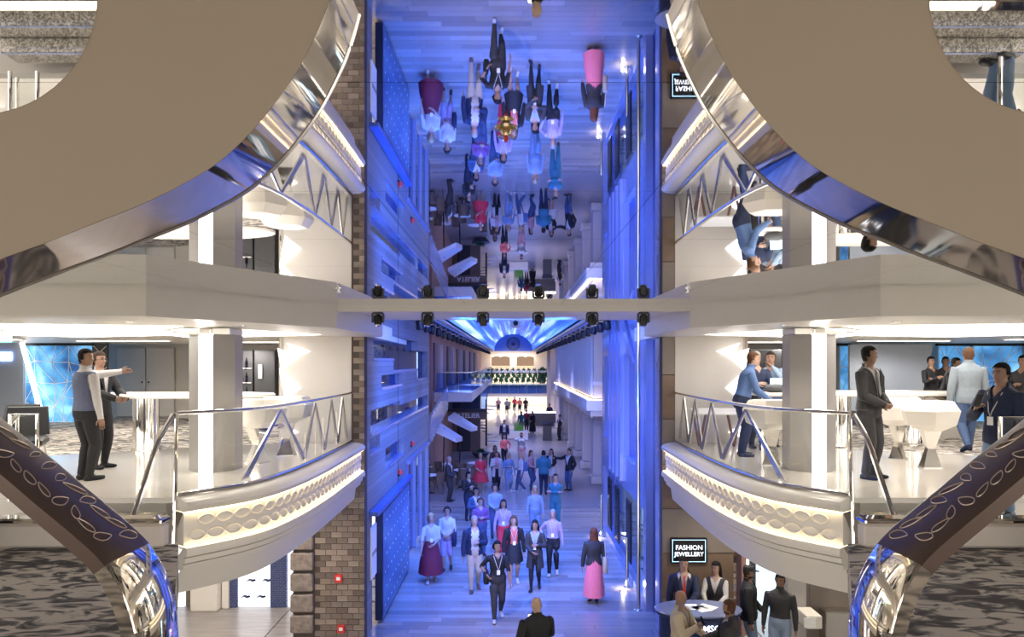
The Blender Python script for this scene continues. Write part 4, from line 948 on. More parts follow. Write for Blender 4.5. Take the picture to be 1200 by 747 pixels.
# black tub chairs at the left edge
for k, (px, py) in enumerate(((8, 530), (26, 545))):
    D = 11.4 - k * 0.6; t = thing('lounge_chair', ['black low lounge chair by the blue grey wall', 'black low lounge chair with its back to the slanted light'][k], 'chair', (ax(px, D), D, ZB), 0.4 * k)
    MB().cbox((-0.3, -0.3, 0.3), (0.3, 0.3, 0.44), 0.04).build('seat', 'dark', t); MB().slab([(-0.3, 0.26, 0.44), (0.3, 0.26, 0.44), (0.26, 0.36, 0.86), (-0.26, 0.36, 0.86)], (0, 1, 0.2), 0.06).build('backrest', 'dark', t)
    for i in (-1, 1):
        for j in (-1, 1): MB().tube([(i * 0.24, j * 0.24, 0.3), (i * 0.27, j * 0.27, 0)], 0.015, 6).build('leg', 'steel', t)
# short glass screens at the stair heads
for s in (-1, 1):
    t = thing('stair_head_screen', 'short glass screen in chrome frame %s' % ('in front of the lounge chairs' if s < 0 else 'beside the man holding up a phone'), 'railing'); D = 8.1 if s < 0 else 7.72; x0 = ax(12, D) if s < 0 else ax(1172, D); x1 = ax(44, D) if s < 0 else ax(1203, D)
    zt = 0.97
    MB().box((x0, D, ZB + 0.05), (x1, D + 0.012, ZB + zt)).build('glass_panel', 'glass', t); MB().tube([(x0, D, ZB), (x0, D, ZB + zt), (x1, D, ZB + zt), (x1, D, ZB)], 0.022, 8).build('frame', 'chrome', t); place(t, ((x0 + x1) / 2, D, ZB))

# back-of-lounge fittings, right
web(1100, 1136, 18.9, 'blue glass partition with a white crack pattern behind the man in grey blazer', 4, 3, seed=11)
web(1140, 1198, 18.9, 'blue glass partition with a white crack pattern behind the man holding up a phone', 4, 4, seed=12)
web(984, 996, 18.9, 'narrow blue glass pane strip between the column and the slanted panel', 3, 1, seed=13)
t = panel_px('slanted_partition', 'large blue grey slanted wall panel behind the dark suited man', 'panel', 996, 1078, 404, 482, 17.6, 'panel_bluegrey', 0.1)
bpts = [PT(996, 482, 17.4), PT(1076, 482, 17.4), PT(1094, 404, 17.4), PT(996, 404, 17.4)]; MB().slab(bpts, (0, 1, 0), 0.08).build('front_skin', 'panel_bluegrey', t); place(t, (ax(1040, 17.5), 17.5, ZB))
t = thing('white_low_wall', 'white low wall with sloped top behind the faceted stools', 'partition'); D = 15.0
MB().slab([PT(1062, 518, D), PT(1132, 512, D), PT(1128, 478, D), PT(1092, 462, D), PT(1062, 466, D)], (0, 1, 0), 0.25).build('body', 'white_wall', t); MB().slab([PT(1060, 466, D - 0.02), PT(1092, 461, D - 0.02), PT(1130, 477, D - 0.02), PT(1130, 480, D - 0.02), PT(1092, 465, D - 0.02), PT(1060, 470, D - 0.02)], (0, 1, 0), 0.3).build('coping', 'wood_brown', t); place(t, (ax(1095, D), D + 0.1, ZB))
t = thing('dark_cabinet', 'dark charcoal wall cabinets behind the men at the counter', 'cabinet'); D = 17.0
MB().cbox((ax(880, D), D, ZB), (ax(916, D), D + 0.4, ZB + 1.85), 0.015).build('carcass', 'dark_grey', t); MB().cbox((ax(917, D), D - 0.05, ZB), (ax(934, D), D + 0.4, ZB + 1.85), 0.015).build('carcass', 'dark', t); MB().cbox((ax(897, D), D - 0.04, ZB + 1.3), (ax(905, D), D, ZB + 1.6), 0.01).build('notice', 'panel_bluegrey', t); place(t, (ax(908, D), D + 0.2, ZB))
# high counter where the men lean, with bag and laptop
D = 12.4; t = thing('leaning_counter', 'white narrow high counter where three men stand with a laptop', 'table')
MB().cbox((ax(885, D), D - 0.3, ZB + 0.98), (ax(946, D), D + 0.3, ZB + 1.04), 0.02).build('top', 'white_gloss', t)
for px in (892, 938): MB().tube([(ax(px, D), D, ZB), (ax(px, D), D, ZB + 0.98)], 0.05, 10).build('leg', 'chrome', t, True)
place(t, (ax(915, D), D, ZB))
t = thing('shoulder_bag', 'dark slouchy bag lying on the high counter next to the laptop', 'bag'); MB().ball((0, 0, 0.07), (0.2, 0.12, 0.08), 14, 8).build('pouch', 'dark_grey', t, True); MB().tube([(0.15, 0, 0.1), (0.28, -0.02, 0.06), (0.36, 0, 0.03), (0.3, 0.05, 0.02)], 0.012, 6).build('strap', 'dark', t, True); t.location = (ax(906, D), D - 0.1, ZB + 1.04)
t = thing('laptop', 'open laptop with a pale screen on the high counter', 'laptop'); MB().cbox((-0.16, -0.11, 0), (0.16, 0.11, 0.018), 0.005).build('keyboard_base', 'steel', t); MB().slab([(-0.16, 0.11, 0.018), (0.16, 0.11, 0.018), (0.16, 0.19, 0.23), (-0.16, 0.19, 0.23)], (0, 1, 0), 0.01).build('lid', 'screen_cyan', t); t.location = (ax(914, D), D + 0.08, ZB + 1.04); t.rotation_euler = (0, 0, -0.5)

# ================================================================== LOWER DECK UNDER THE BALCONIES
D = 16.1
def low_panel(name, lab, cat, px0, px1, z0, z1, mt, th=0.08, D=16.1):
    t = thing(name, lab, cat); MB().cbox((ax(px0, D), D - th, z0), (ax(px1, D), D, z1), 0.008).build('panel', mt, t); return t
t = low_panel('logo_poster', 'tall white poster panel with blue logo pattern under the brick pier balcony', 'poster', 281, 318, 0.0, 2.9, 'screen_white')
wave = MB()
for q in range(3): wave.tube([(-0.11 + 0.02 * q, 0, 0.02 * q), (-0.05 + 0.02 * q, 0, 0.03 + 0.015 * q), (0.02, 0, 0.0 + 0.02 * q), (0.1 - 0.01 * q, 0, 0.025 + 0.012 * q)], 0.011, 5)
wm = wave.mesh('printed_logo', 'navy_panel')
for i in range(7):
    for j in range(2): link('printed_logo', wm, t).location = (ax(290 + j * 18, D) + (0.12 if i % 2 else 0), D - 0.085, 0.2 + i * 0.36)
place(t, (ax(300, D), D - 0.04, 0))
for (p0, p1, lab) in ((272, 281, 'narrow navy tiled strip between white post and poster panel'), (319, 338, 'navy tiled pillar between poster panel and red light strip')):
    t = low_panel('tiled_pillar', lab, 'pillar', p0, p1, 0, 3.3, 'blue_tile', 0.14); place(t, (ax((p0 + p1) / 2, D), D - 0.07, 0))
t = low_panel('light_strip_sign', 'upright strip sign with red top beside the grooved stone', 'sign', 339, 345, 0, 2.2, 'screen_white', 0.1); MB().cbox((ax(339, D), D - 0.1, 2.21), (ax(345, D), D, 3.1), 0.008).build('red_top', 'red_plastic', t); place(t, (ax(342, D), D - 0.05, 0))
t = low_panel('white_post', 'white door post beside the brown wooden panel', 'pillar', 264, 272, 0, 3.3, 'white_satin', 0.2); place(t, (ax(268, D), D - 0.1, 0))
t = low_panel('wooden_panel', 'brown wooden wall panel with a white counter block under the balcony', 'panel', 219, 263, 0, 3.3, 'wood_grey', 0.06)
MB().cbox((ax(232, D), D - 0.4, 0), (ax(263, D), D - 0.07, 1.0), 0.02).build('counter_block', 'white_satin', t); place(t, (ax(240, D), D, 0))
t = low_panel('poster_strip', 'slim bright poster strip at the outer edge of the brown wooden panel', 'poster', 205, 218, 0, 3.0, 'screen_white'); link('printed_logo', wm, t).location = (ax(212, D), D - 0.085, 0.6); link('printed_logo', wm, t).location = (ax(212, D), D - 0.085, 1.5); place(t, (ax(212, D), D - 0.04, 0))
t = thing('wall_box', 'small white box mounted on the brown wooden panel', 'box'); MB().cbox((ax(212, 15.8), 15.7, 1.35), (ax(227, 15.8), 16.0, 1.6), 0.01).build('casing', 'white_satin', t); MB().box((ax(218, 15.7), 15.69, 1.4), (ax(226, 15.7), 15.70, 1.55)).build('front_plate', 'cream_stone', t); place(t, (ax(219, 15.8), 15.9, 1.35))
for k, (px, py) in enumerate(((397, 678), (400, 737))):
    t = thing('fire_alarm', ['small red fire alarm box high on the brick pier', 'small red fire alarm box low on the brick pier'][k], 'alarm'); MB().cbox((-0.07, -0.05, -0.08), (0.07, 0, 0.08), 0.012).build('casing', 'red_plastic', t); MB().box((-0.035, -0.055, -0.03), (0.035, -0.05, 0.035)).build('glass_plate', 'paper', t); t.location = (ax(px, 13.97), 13.976, az(py, 13.97))
# right: sign screen
D = 13.97; t = thing('sign_screen', 'black screen reading FASHION JEWELLERY on the brown tiled pier', 'sign'); x0, x1, z0, z1 = ax(785, D), ax(828, D), az(660, D), az(630, D)
MB().cbox((x0, D - 0.06, z0), (x1, D - 0.002, z1), 0.01).build('casing', 'black_gloss', t)
b = MB(); fr = 0.035
for lo, hi in (((x0 + fr, z0 + fr), (x1 - fr, z0 + fr + 0.007)), ((x0 + fr, z1 - fr - 0.007), (x1 - fr, z1 - fr)), ((x0 + fr, z0 + fr), (x0 + fr + 0.007, z1 - fr)), ((x1 - fr - 0.007, z0 + fr), (x1 - fr, z1 - fr))): b.box((lo[0], D - 0.066, lo[1]), (hi[0], D - 0.06, hi[1]))
b.build('screen_border', 'screen_cyan', t); place(t, ((x0 + x1) / 2, D - 0.03, (z0 + z1) / 2))
lettering('FASHION', 0.125, (0, -0.04, 0.06), (R(90), 0, 0), 'screen_white', t, 0.001); lettering('JEWELLERY', 0.112, (0, -0.04, -0.065), (R(90), 0, 0), 'screen_white', t, 0.001)
# info podium
t = thing('info_podium', 'rounded navy blue desk with MSC and POINT lettering under the fashion sign', 'desk'); D = 12.6
MB().lathe([(0.72, 0), (0.72, 0.06), (0.68, 0.08), (0.68, 1.02), (0.74, 1.06), (0.74, 1.1)], n=28, ex=1.0, ey=0.6).build('body', 'navy_panel', t, True)
MB().lathe([(0.75, 1.1), (0.76, 1.115), (0.75, 1.13)], n=28, ey=0.6).build('top', 'blue_metal', t, True)
lettering('MSC', 0.15, (0.12, -0.43, 0.92), (R(90), 0, 0), 'screen_white', t, 0.003); lettering('POINT', 0.19, (0.02, -0.43, 0.66), (R(90), 0, 0), 'screen_white', t, 0.006)
pts = []
for k in range(16): r_ = 0.075 if k % 4 == 0 else (0.05 if k % 2 == 0 else 0.026); pts.append((-0.14 + r_ * math.sin(k * math.pi / 8), -0.425, 0.93 + r_ * math.cos(k * math.pi / 8)))
MB().slab(pts, (0, -1, 0), 0.008).build('compass_emblem', 'screen_white', t); t.location = (ax(818, D), D, 0)
for k in range(3): o = MB().box((-0.11, -0.15, 0), (0.11, 0.15, 0.004)).build('leaflet', 'paper'); tag(o, 'white printed sheet lying on the navy desk', 'paper', 'sheets on the navy desk'); o.location = (ax(812 + 9 * k, D), D + 0.05 - 0.1 * (k % 2), 1.131); o.rotation_euler = (0, 0, 0.4 * k)
D = 16.1
t = low_panel('lit_door_frame', 'white glowing door frame behind the man in the cap', 'door', 868, 875, 0, 3.3, 'lamp_panel', 0.15); MB().cbox((ax(876, D), D - 0.12, 0), (ax(884, D), D, 3.3), 0.01).build('dark_jamb', 'dark_grey', t); place(t, (ax(872, D), D, 0))
t = low_panel('shop_window', 'pale blue lit shop window beyond the glowing door frame', 'window', 885, 912, 0, 3.3, 'screen_cyan', 0.05); place(t, (ax(900, D), D, 0))
D = 13.2; t = thing('square_pillar', 'pale grey square pillar carrying a white box under the tile pier balcony', 'pillar'); MB().cbox((ax(923, D), D, 0), (ax(945, D), D + 0.4, 3.32), 0.01).build('shaft', 'column_grey', t); place(t, (ax(934, D), D + 0.2, 0))
t = thing('wall_box', 'white box on the side of the pale grey square pillar', 'box'); MB().cbox((ax(940, 12.9), 12.7, az(733, 12.9)), (ax(958, 12.9), 13.19, az(718, 12.9)), 0.012).build('casing', 'white_gloss', t); MB().box((ax(942, 12.7), 12.69, az(731, 12.9)), (ax(956, 12.7), 12.70, az(720, 12.9))).build('front_plate', 'paper', t); place(t, (ax(949, 12.9), 12.95, az(733, 12.9)))
t = thing('wooden_panel', 'brown wooden panel with steel bin front beside the pale grey pillar', 'panel'); MB().cbox((ax(946, 13.6), 13.5, 0), (ax(992, 13.6), 13.7, 3.32), 0.01).build('panel', 'wood_grey', t); MB().cbox((ax(965, 13.3), 13.2, 0), (ax(998, 13.3), 13.5, 0.85), 0.02).build('bin_front', 'steel', t); place(t, (ax(970, 13.6), 13.6, 0))

t = thing('brass_sprinkler', 'brass sprinkler fixed to the mirror ceiling above the promenade axis', 'sprinkler'); MB().lathe([(0.04, 0), (0.04, -0.006), (0.02, -0.012), (0.014, -0.025), (0.03, -0.03), (0.03, -0.034)], n=14).build('head', 'gold_trim', t, True); MB().lathe([(0.008, -0.03), (0.006, -0.05)], n=8).build('bulb', 'red_plastic', t, True); t.location = (ax(593, 2.63), 2.63, ZM)
t = thing('exit_sign', 'green lit exit sign hung from the lounge ceiling near the slanted light', 'sign'); MB().cbox((-0.16, -0.02, -0.16), (0.16, 0.02, 0), 0.006).build('casing', 'green_led', t); MB().slab([(-0.1, -0.022, -0.1), (0.0, -0.022, -0.1), (0.0, -0.022, -0.13), (0.1, -0.022, -0.08), (0.0, -0.022, -0.03), (0.0, -0.022, -0.06), (-0.1, -0.022, -0.06)], (0, -1, 0), 0.003).build('arrow', 'paper', t); t.location = (ax(2, 12.0), 12.0, ZS - 0.014)
for k, (px, py) in enumerate(((482, 522), (467, 556))):
    D = 2422 / (601.5 - px); t = thing('alarm_beacon', ['small red alarm beacon below the long slit opening of the grey brick wall', 'small red alarm beacon just above the blue ledge of the LED panel'][k], 'alarm'); MB().lathe([(0.06, 0), (0.06, 0.03), (0.045, 0.1), (0.02, 0.12)], n=12).build('dome', 'red_plastic', t, True); MB().cbox((-0.07, -0.05, -0.05), (0.0, 0.05, 0), 0.01).build('bracket', 'dark', t); t.location = (-2.81, D, az(py, D))

# ================================================================== PEOPLE
SKIN = [(0.55, 0.34, 0.25), (0.42, 0.24, 0.165), (0.30, 0.165, 0.11), (0.62, 0.42, 0.32), (0.16, 0.09, 0.06)]
for i, c in enumerate(SKIN): mat('skin_%d' % i, tuple(q * 0.72 for q in c), 0.5, var=0.05)
CLOTH = dict(black=(0.012, 0.012, 0.015), charcoal=(0.035, 0.034, 0.038), navy=(0.012, 0.02, 0.055), white=(0.50, 0.48, 0.47), cream=(0.48, 0.42, 0.35), beige=(0.42, 0.33, 0.23), denim=(0.05, 0.085, 0.18), denim_light=(0.15, 0.22, 0.34),
    grey=(0.22, 0.22, 0.24), blazer_grey=(0.20, 0.23, 0.26), maroon=(0.16, 0.015, 0.035), red=(0.55, 0.03, 0.05), coral=(0.6, 0.12, 0.1), pink=(0.85, 0.2, 0.25), purple=(0.16, 0.07, 0.2), lilac=(0.36, 0.27, 0.42), teal=(0.03, 0.14, 0.2), skyblue=(0.24, 0.31, 0.42),
    vest_blue=(0.10, 0.115, 0.19), brown=(0.11, 0.06, 0.04), rose=(0.45, 0.25, 0.26), tan=(0.5, 0.42, 0.30), blue=(0.09, 0.16, 0.34))
for k, c in CLOTH.items(): mat('cloth_' + k, c, 0.75, var=0.12, nscale=25, bump=0.08)
HAIR = dict(black=(0.01, 0.009, 0.009), dark=(0.03, 0.02, 0.015), brown=(0.09, 0.045, 0.025), blonde=(0.42, 0.28, 0.14), grey=(0.24, 0.225, 0.21), auburn=(0.14, 0.05, 0.025))
for k, c in HAIR.items(): mat('hair_' + k, c, 0.8, spec=0.15, var=0.2, nscale=40, bump=0.1)
mat('eye_white', (0.8, 0.78, 0.75), 0.3); mat('lip', (0.38, 0.14, 0.12), 0.5)

def ell_ring(c, rx, ry, n=14, yaw=0.0):
    cy, sy = math.cos(yaw), math.sin(yaw); out = []
    for k in range(n):
        a = 2 * math.pi * k / n; x = rx * math.cos(a); y = ry * math.sin(a); out.append((c[0] + x * cy - y * sy, c[1] + x * sy + y * cy, c[2]))
    return out
def ik(a, t, l1, l2, hint):
    a, t = Vector(a), Vector(t); d = t - a; L = min(d.length, (l1 + l2) * 0.995); d = d.normalized() if d.length > 1e-6 else Vector((0, 0, -1)); t = a + d * L
    q = max(-1, min(1, (l1 * l1 + L * L - l2 * l2) / (2 * l1 * L))); ang = math.acos(q); h = Vector(hint); h = h - d * h.dot(d); h = h.normalized() if h.length > 1e-6 else Vector((1, 0, 0))
    return a + d * (l1 * math.cos(ang)) + h * (l1 * math.sin(ang)), t

PEND = []
ARMS = dict(hang=((0.155, -0.03, 0.45)), swing_f=((0.15, -0.11, 0.47)), swing_b=((0.16, 0.09, 0.47)), phone=((0.05, -0.16, 0.70)), clasp=((0.03, -0.125, 0.56)), cross=((-0.06, -0.105, 0.68)), bag=((0.14, -0.05, 0.58)),
    face=((0.02, -0.12, 0.83)), table=((0.06, -0.22, 0.60)), point=((0.42, -0.20, 0.80)), gesture=((0.15, -0.20, 0.66)), out=((0.38, -0.08, 0.74)), pocket=((0.13, -0.03, 0.50)), camera=((0.04, -0.15, 0.86)), chest=((0.04, -0.11, 0.66)), hip=((0.16, 0.0, 0.55)))

def person(label, x, D, h=1.7, face=0, female=False, fat=1.0, lean=0, arms=('hang', 'hang'), walk=0.0, turn=0, pitch=0, skin=0, hair='dark', hairlen=0, bald=False, top='black', sleeves='long', bottom='navy', legs='long', shoes='dark', jacket=None, jopen=True, jlen=0.47, skirt=None, hem=0.2, flare=1.25, vest=None, tie=None, lanyard=False, hat=None, z=0.0, vox=0.02, detail=False, beard=None, shirt_v=True, glasses=False):
    """face: heading in degrees, 0 looks at the camera, 90 looks to image right, 180 away"""
    H = h; lean_r = R(lean); P0 = Vector((0, 0, 0.52 * H))
    def up(p):                       # tilt of the upper body about the pelvis, forward is -y
        v = Vector(p) - P0; c, s_ = math.cos(lean_r), math.sin(lean_r); return P0 + Vector((v.x, v.y * c - v.z * s_, v.y * s_ + v.z * c))
    b = MB(); seg = []
    fw = 0.92 if female else 1.0
    prof = [(0.455, .070, .055), (0.485, .096, .068), (0.525, .100 if female else .096, .072), (0.565, .092, .066), (0.61, .078 if female else .086, .060), (0.66, .088, .064), (0.72, .100, .072 if female else .068), (0.765, .106, .064), (0.80, .098, .054), (0.822, .062, .044), (0.84, .036, .036), (0.885, .033, .035)]
    rings = []
    for i, (z_, rx, ry) in enumerate(prof):
        f_ = fat if z_ < 0.79 else 1.0; rr = [up(p) for p in ell_ring((0, 0, z_ * H), rx * H * f_ * (fw if z_ > 0.7 else 1), ry * H * f_)] if z_ > 0.53 else [Vector(p) for p in ell_ring((0, 0, z_ * H), rx * H * f_, ry * H * f_)]
        rings.append(rr)
    b.loft(rings)
    for (z0, rx0, _), (z1, rx1, _) in zip(prof, prof[1:]):
        tagn = 'hip' if z1 <= 0.57 else ('torso' if z1 <= 0.83 else 'neck')
        for sx in (-0.45, 0, 0.45): seg.append((up((sx * rx0 * H, 0, z0 * H)) if z0 > .53 else Vector((sx * rx0 * H, 0, z0 * H)), up((sx * rx1 * H, 0, z1 * H)) if z1 > .53 else Vector((sx * rx1 * H, 0, z1 * H)), 0.058 * H * fat if tagn != 'neck' else 0.034 * H, tagn))
    # head
    HC = up((0, -0.004 * H, 0.925 * H)); yaw = R(turn); pt = R(pitch)
    RM = Matrix.Rotation(yaw, 3, 'Z') @ Matrix.Rotation(lean_r * 0.4 + pt, 3, 'X')
    def hd(p): return HC + RM @ (Vector(p) * H)
    hr = []
    for z_, rx, ry, yo in ((-0.066, .012, .012, -.022), (-0.060, .024, .026, -.014), (-0.045, .033, .040, -.006), (-0.02, .039, .048, -.002), (0.01, .042, .052, 0), (0.035, .041, .051, .002), (0.055, .031, .038, .003), (0.067, .013, .017, .003)):
        hr.append([hd((p[0], p[1], p[2])) for p in ell_ring((0, yo, z_), rx, ry)])
    b.loft(hr); seg.append((hd((0, 0, -0.02)), hd((0, 0, 0.03)), 0.044 * H, 'head'))
    b.loft([[hd(p) for p in ((-.004, -.046, .008), (.004, -.046, .008), (.004, -.04, .01), (-.004, -.04, .01))], [hd(p) for p in ((-.011, -.062, -.018), (.011, -.062, -.018), (.011, -.04, -.02), (-.011, -.04, -.02))]])
    for sx in (-1, 1): b.ball(hd((sx * .043, .004, -.006)), (0.006 * H, 0.012 * H, 0.018 * H), 8, 5)
    # arms
    hands = []
    for sx, key in ((-1, arms[0]), (1, arms[1])):
        tgt = ARMS[key] if isinstance(key, str) else key
        sh = up((sx * 0.104 * H * fw * (1 + (fat - 1) * 0.5), 0, 0.792 * H)); tg = up((sx * tgt[0] * H, tgt[1] * H, tgt[2] * H))
        el, wr = ik(sh, tg, 0.172 * H, 0.150 * H, (sx * 0.7, 0.55, -0.5))
        ra = (0.030 if not female else 0.026) * H * (0.6 + 0.4 * fat)
        b.tube([sh + Vector((0, 0, 0.004)), sh.lerp(el, 0.15), sh.lerp(el, 0.5), el], [ra * 1.05, ra * 1.1, ra, ra * 0.84], 10); b.tube([el.lerp(sh, 0.06), el, el.lerp(wr, 0.3), wr], [ra * 0.78, ra * 0.86, ra * 0.84, ra * 0.55], 10)
        seg.append((sh, el, ra, 'uparm')); seg.append((el, wr, ra * 0.75, 'forearm'))
        hdv = (wr - el).normalized(); 
        if key in ('phone', 'camera', 'face', 'clasp', 'cross', 'chest', 'table'): hdv = (hdv + Vector((-sx * 0.5, -0.1, 0.25 if key in ('phone', 'camera', 'face') else 0))).normalized()
        side_ = hdv.cross(Vector((sx, 0.2, 0.1))).normalized(); nrm = side_.cross(hdv).normalized()
        pe = wr + hdv * 0.052 * H; pw = 0.021 * H; pt_ = 0.009 * H
        b.loft([[c_ + side_ * (i * w_) + nrm * (j * t_) for i, j in ((-1, -1), (1, -1), (1, 1), (-1, 1))] for c_, w_, t_ in ((wr - hdv * 0.01 * H, pw * 0.62, pt_ * 1.1), (wr + hdv * 0.02 * H, pw, pt_ * 1.25), (pe, pw * 0.95, pt_))])
        seg.append((wr + hdv * 0.012 * H, pe + hdv * 0.03 * H, 0.02 * H, 'hand')); hands.append((wr, pe, hdv, side_, nrm, key, sx))
    # legs
    hips = []
    feet = {-1: (0.052, -walk * 0.5), 1: (0.055, walk * 0.5)}
    for sx in (-1, 1):
        hp = Vector((sx * 0.050 * H, 0, 0.50 * H)); fx, fy = feet[sx]; back = fy > 0.03
        an = Vector((sx * fx * H, fy * H, (0.045 + (0.045 if back else 0)) * H)); kn, an = ik(hp, an, 0.232 * H, 0.232 * H, (0, -1, 0.0)); rl = 0.052 * H * (0.55 + 0.45 * fat)
        b.tube([hp + Vector((0, 0, 0.01 * H)), hp.lerp(kn, 0.35), hp.lerp(kn, 0.75), kn], [rl, rl * 1.0, rl * 0.80, rl * 0.70], 10); b.tube([kn.lerp(hp, 0.05), kn, kn.lerp(an, 0.3), kn.lerp(an, 0.7), an], [rl * 0.68, rl * 0.66, rl * 0.68, rl * 0.50, rl * 0.42], 10)
        seg.append((hp, kn, rl, 'thigh')); seg.append((kn, an, rl * 0.6, 'calf'))
        dr = Vector((sx * 0.12, -1, -0.55 if back else 0)).normalized(); sdv = Vector((1, 0, 0)); hz = -0.028 * H
        b.loft([[an + dr * (q * H) + sdv * (i * w_ * H) + Vector((0, 0, hz + (j * t_) * H)) for i, j in ((-0.7, -1), (0.7, -1), (1, -0.4), (0.7, 1), (-0.7, 1), (-1, -0.4))] for q, w_, t_ in ((-0.032, .016, .014), (-0.01, .021, .018), (0.04, .024, .015), (0.085, .024, .011), (0.108, .014, .008))])
        seg.append((an + dr * (-0.02 * H) + Vector((0, 0, hz)), an + dr * (0.095 * H) + Vector((0, 0, hz)), 0.022 * H, 'foot'))
    me = bpy.data.meshes.new('raw'); me.from_pydata([tuple(v) for v in b.v], [], b.f)
    bmm = bmesh.new(); bmm.from_mesh(me); bmesh.ops.recalc_face_normals(bmm, faces=bmm.faces); bmm.to_mesh(me); bmm.free()
    o = bpy.data.objects.new('raw', me); COL.objects.link(o); md = o.modifiers.new('r', 'REMESH'); md.mode = 'VOXEL'; md.voxel_size = vox; sm_ = o.modifiers.new('s', 'SMOOTH'); sm_.factor = 0.5; sm_.iterations = 2
    rec = dict(locals()); PEND.append(rec); return rec

def finish_people():
    dg = bpy.context.evaluated_depsgraph_get()
    for r in PEND:
        me = bpy.data.meshes.new_from_object(r['o'].evaluated_get(dg)); finish_one(r, me)
        bpy.data.objects.remove(r['o'])
def finish_one(r, me):
    H = r['H']; up, hd = r['up'], r['hd']
    nv = len(me.vertices); co = np.empty(nv * 3); me.vertices.foreach_get('co', co); co = co.reshape(-1, 3)
    no = np.empty(nv * 3); me.vertex_normals.foreach_get('vector', no); no = no.reshape(-1, 3)
    faces = [tuple(p.vertices) for p in me.polygons]; fc = np.array([co[list(f)].mean(0) for f in faces]); fn = np.array([p.normal for p in me.polygons])
    best = np.full(len(fc), 1e9); lab = np.zeros(len(fc), int); names = []
    for a, b_, rad, tg in r['seg']:
        a = np.array(a); b_ = np.array(b_); d = b_ - a; t = np.clip(((fc - a) @ d) / max(1e-9, d @ d), 0, 1); dist = np.linalg.norm(fc - (a + t[:, None] * d), axis=1) - rad
        if tg not in names: names.append(tg)
        q = dist < best; best[q] = dist[q]; lab[q] = names.index(tg)
    T = np.array(names)[lab]
    lr = r['lean_r']; v = fc - np.array(r['P0']); c_, s_ = math.cos(-lr), math.sin(-lr)
    uz = (v[:, 1] * s_ + v[:, 2] * c_ + r['P0'].z) / H; uy = (v[:, 1] * c_ - v[:, 2] * s_) / H; ux = fc[:, 0] / H
    uz = np.where(np.isin(T, ['torso', 'hip', 'neck', 'uparm', 'forearm']), uz, fc[:, 2] / H)
    root = thing('person', r['label'], 'person', (r['x'], r['D'], r['z']), R(r['face']))
    # the body gets its fingers as extra chains in the same mesh
    bb = MB(); bb.v = [tuple(p) for p in co]; bb.f = list(faces); bb.m = [0] * len(faces)
    for wr, pe, hdv, sd, nr, key, sx in r['hands']:
        curl = 0.7 if key in ('phone', 'camera', 'clasp', 'bag', 'chest', 'table') else 0.3
        straight = key == 'point'
        for q in range(4):
            L_ = (0.043, 0.049, 0.046, 0.037)[q] * H; p0 = pe + sd * ((q - 1.5) * 0.0105 * H) - hdv * 0.008 * H; cv = (0.05 if q == 0 else 0.9) if straight else curl
            d1 = (hdv - nr * cv * 0.5).normalized(); d2 = (hdv - nr * cv * 1.6).normalized(); bb.tube([p0, p0 + d1 * L_ * 0.5, p0 + d1 * L_ * 0.5 + d2 * L_ * 0.35, p0 + d1 * L_ * 0.5 + d2 * L_ * 0.55], [0.0052 * H, 0.005 * H, 0.0045 * H, 0.003 * H], 6)
        p0 = wr + hdv * 0.016 * H + sd * 0.017 * H; d1 = (hdv * 0.7 + sd * 0.7 - nr * 0.2).normalized(); bb.tube([p0, p0 + d1 * 0.022 * H, p0 + (d1 + hdv * 0.6).normalized() * 0.04 * H], [0.0065 * H, 0.0058 * H, 0.004 * H], 6)
    body = bb.build('body', 'skin_%d' % r['skin'], root, True, 80)
    def shell(name, mask, off, mt, order=0):
        idx = np.nonzero(mask)[0]
        if len(idx) == 0: return None
        used = {}; vs = []; fs = []
        for i in idx:
            f = []
            for q in faces[i]:
                if q not in used: used[q] = len(vs); vs.append(tuple(co[q] + no[q] * off))
                f.append(used[q])
            fs.append(f)
        g = MB(); g.v = vs; g.f = fs; g.m = [0] * len(fs); m_ = bpy.data.meshes.new(name); m_.from_pydata(vs, [], fs); m_.materials.append(M(mt)); m_.polygons.foreach_set('use_smooth', [True] * len(fs)); m_.update(); return link(name, m_, root)
    tor = (T == 'torso'); hip = (T == 'hip'); ua = (T == 'uparm'); fa = (T == 'forearm'); th = (T == 'thigh'); ca = (T == 'calf'); ft = (T == 'foot'); neck = (T == 'neck'); head = (T == 'head')
    front = uy < -0.005
    # shirt / top
    sl = {'long': ua | fa, 'short': ua, 'none': np.zeros_like(ua)}[r['sleeves']]
    collar = ~((np.abs(ux) < np.clip((uz - 0.775) * 0.8, 0, 1)) & front) if r['shirt_v'] else np.ones_like(front)
    shell('top', ((tor & collar) | (hip & (uz > 0.49)) | sl | (neck & (uz < 0.85) & ~front)), 0.008, 'cloth_' + r['top'])
    # trousers or leggings
    if r['legs'] == 'long': shell('trousers', hip | th | ca, 0.012, 'cloth_' + r['bottom'])
    elif r['legs'] == 'shorts': shell('shorts', hip | th, 0.014, 'cloth_' + r['bottom'])
    elif r['legs'] == 'tights': shell('tights', hip | th | ca, 0.003, 'cloth_' + r['bottom'])
    shell('shoes', ft, 0.007, 'cloth_' + r['shoes'] if r['shoes'] in CLOTH else r['shoes'])
    if r['skirt']:
        b = MB(); rg = []
        n_ = 20; zw = 0.60; hem = r['hem']
        for q in range(7):
            t = q / 6.0; z_ = zw + (hem - zw) * t; rx = (0.088 + (0.105 * r['flare'] - 0.088) * min(1, t * 1.6) + 0.03 * r['flare'] * t) * H * r['fat']; ry = rx * 0.82 + abs(r['walk']) * 0.28 * H * t
            rg.append([(p[0] * (1 + 0.05 * t * math.cos(6 * 2 * math.pi * k / n_)), p[1] * (1 + 0.05 * t * math.cos(6 * 2 * math.pi * k / n_)), p[2]) for k, p in enumerate(ell_ring((0, 0, z_ * H), rx, ry, n_))])
        b.loft(rg, cap=False).build('skirt', 'cloth_' + r['skirt'], root, True, 80)
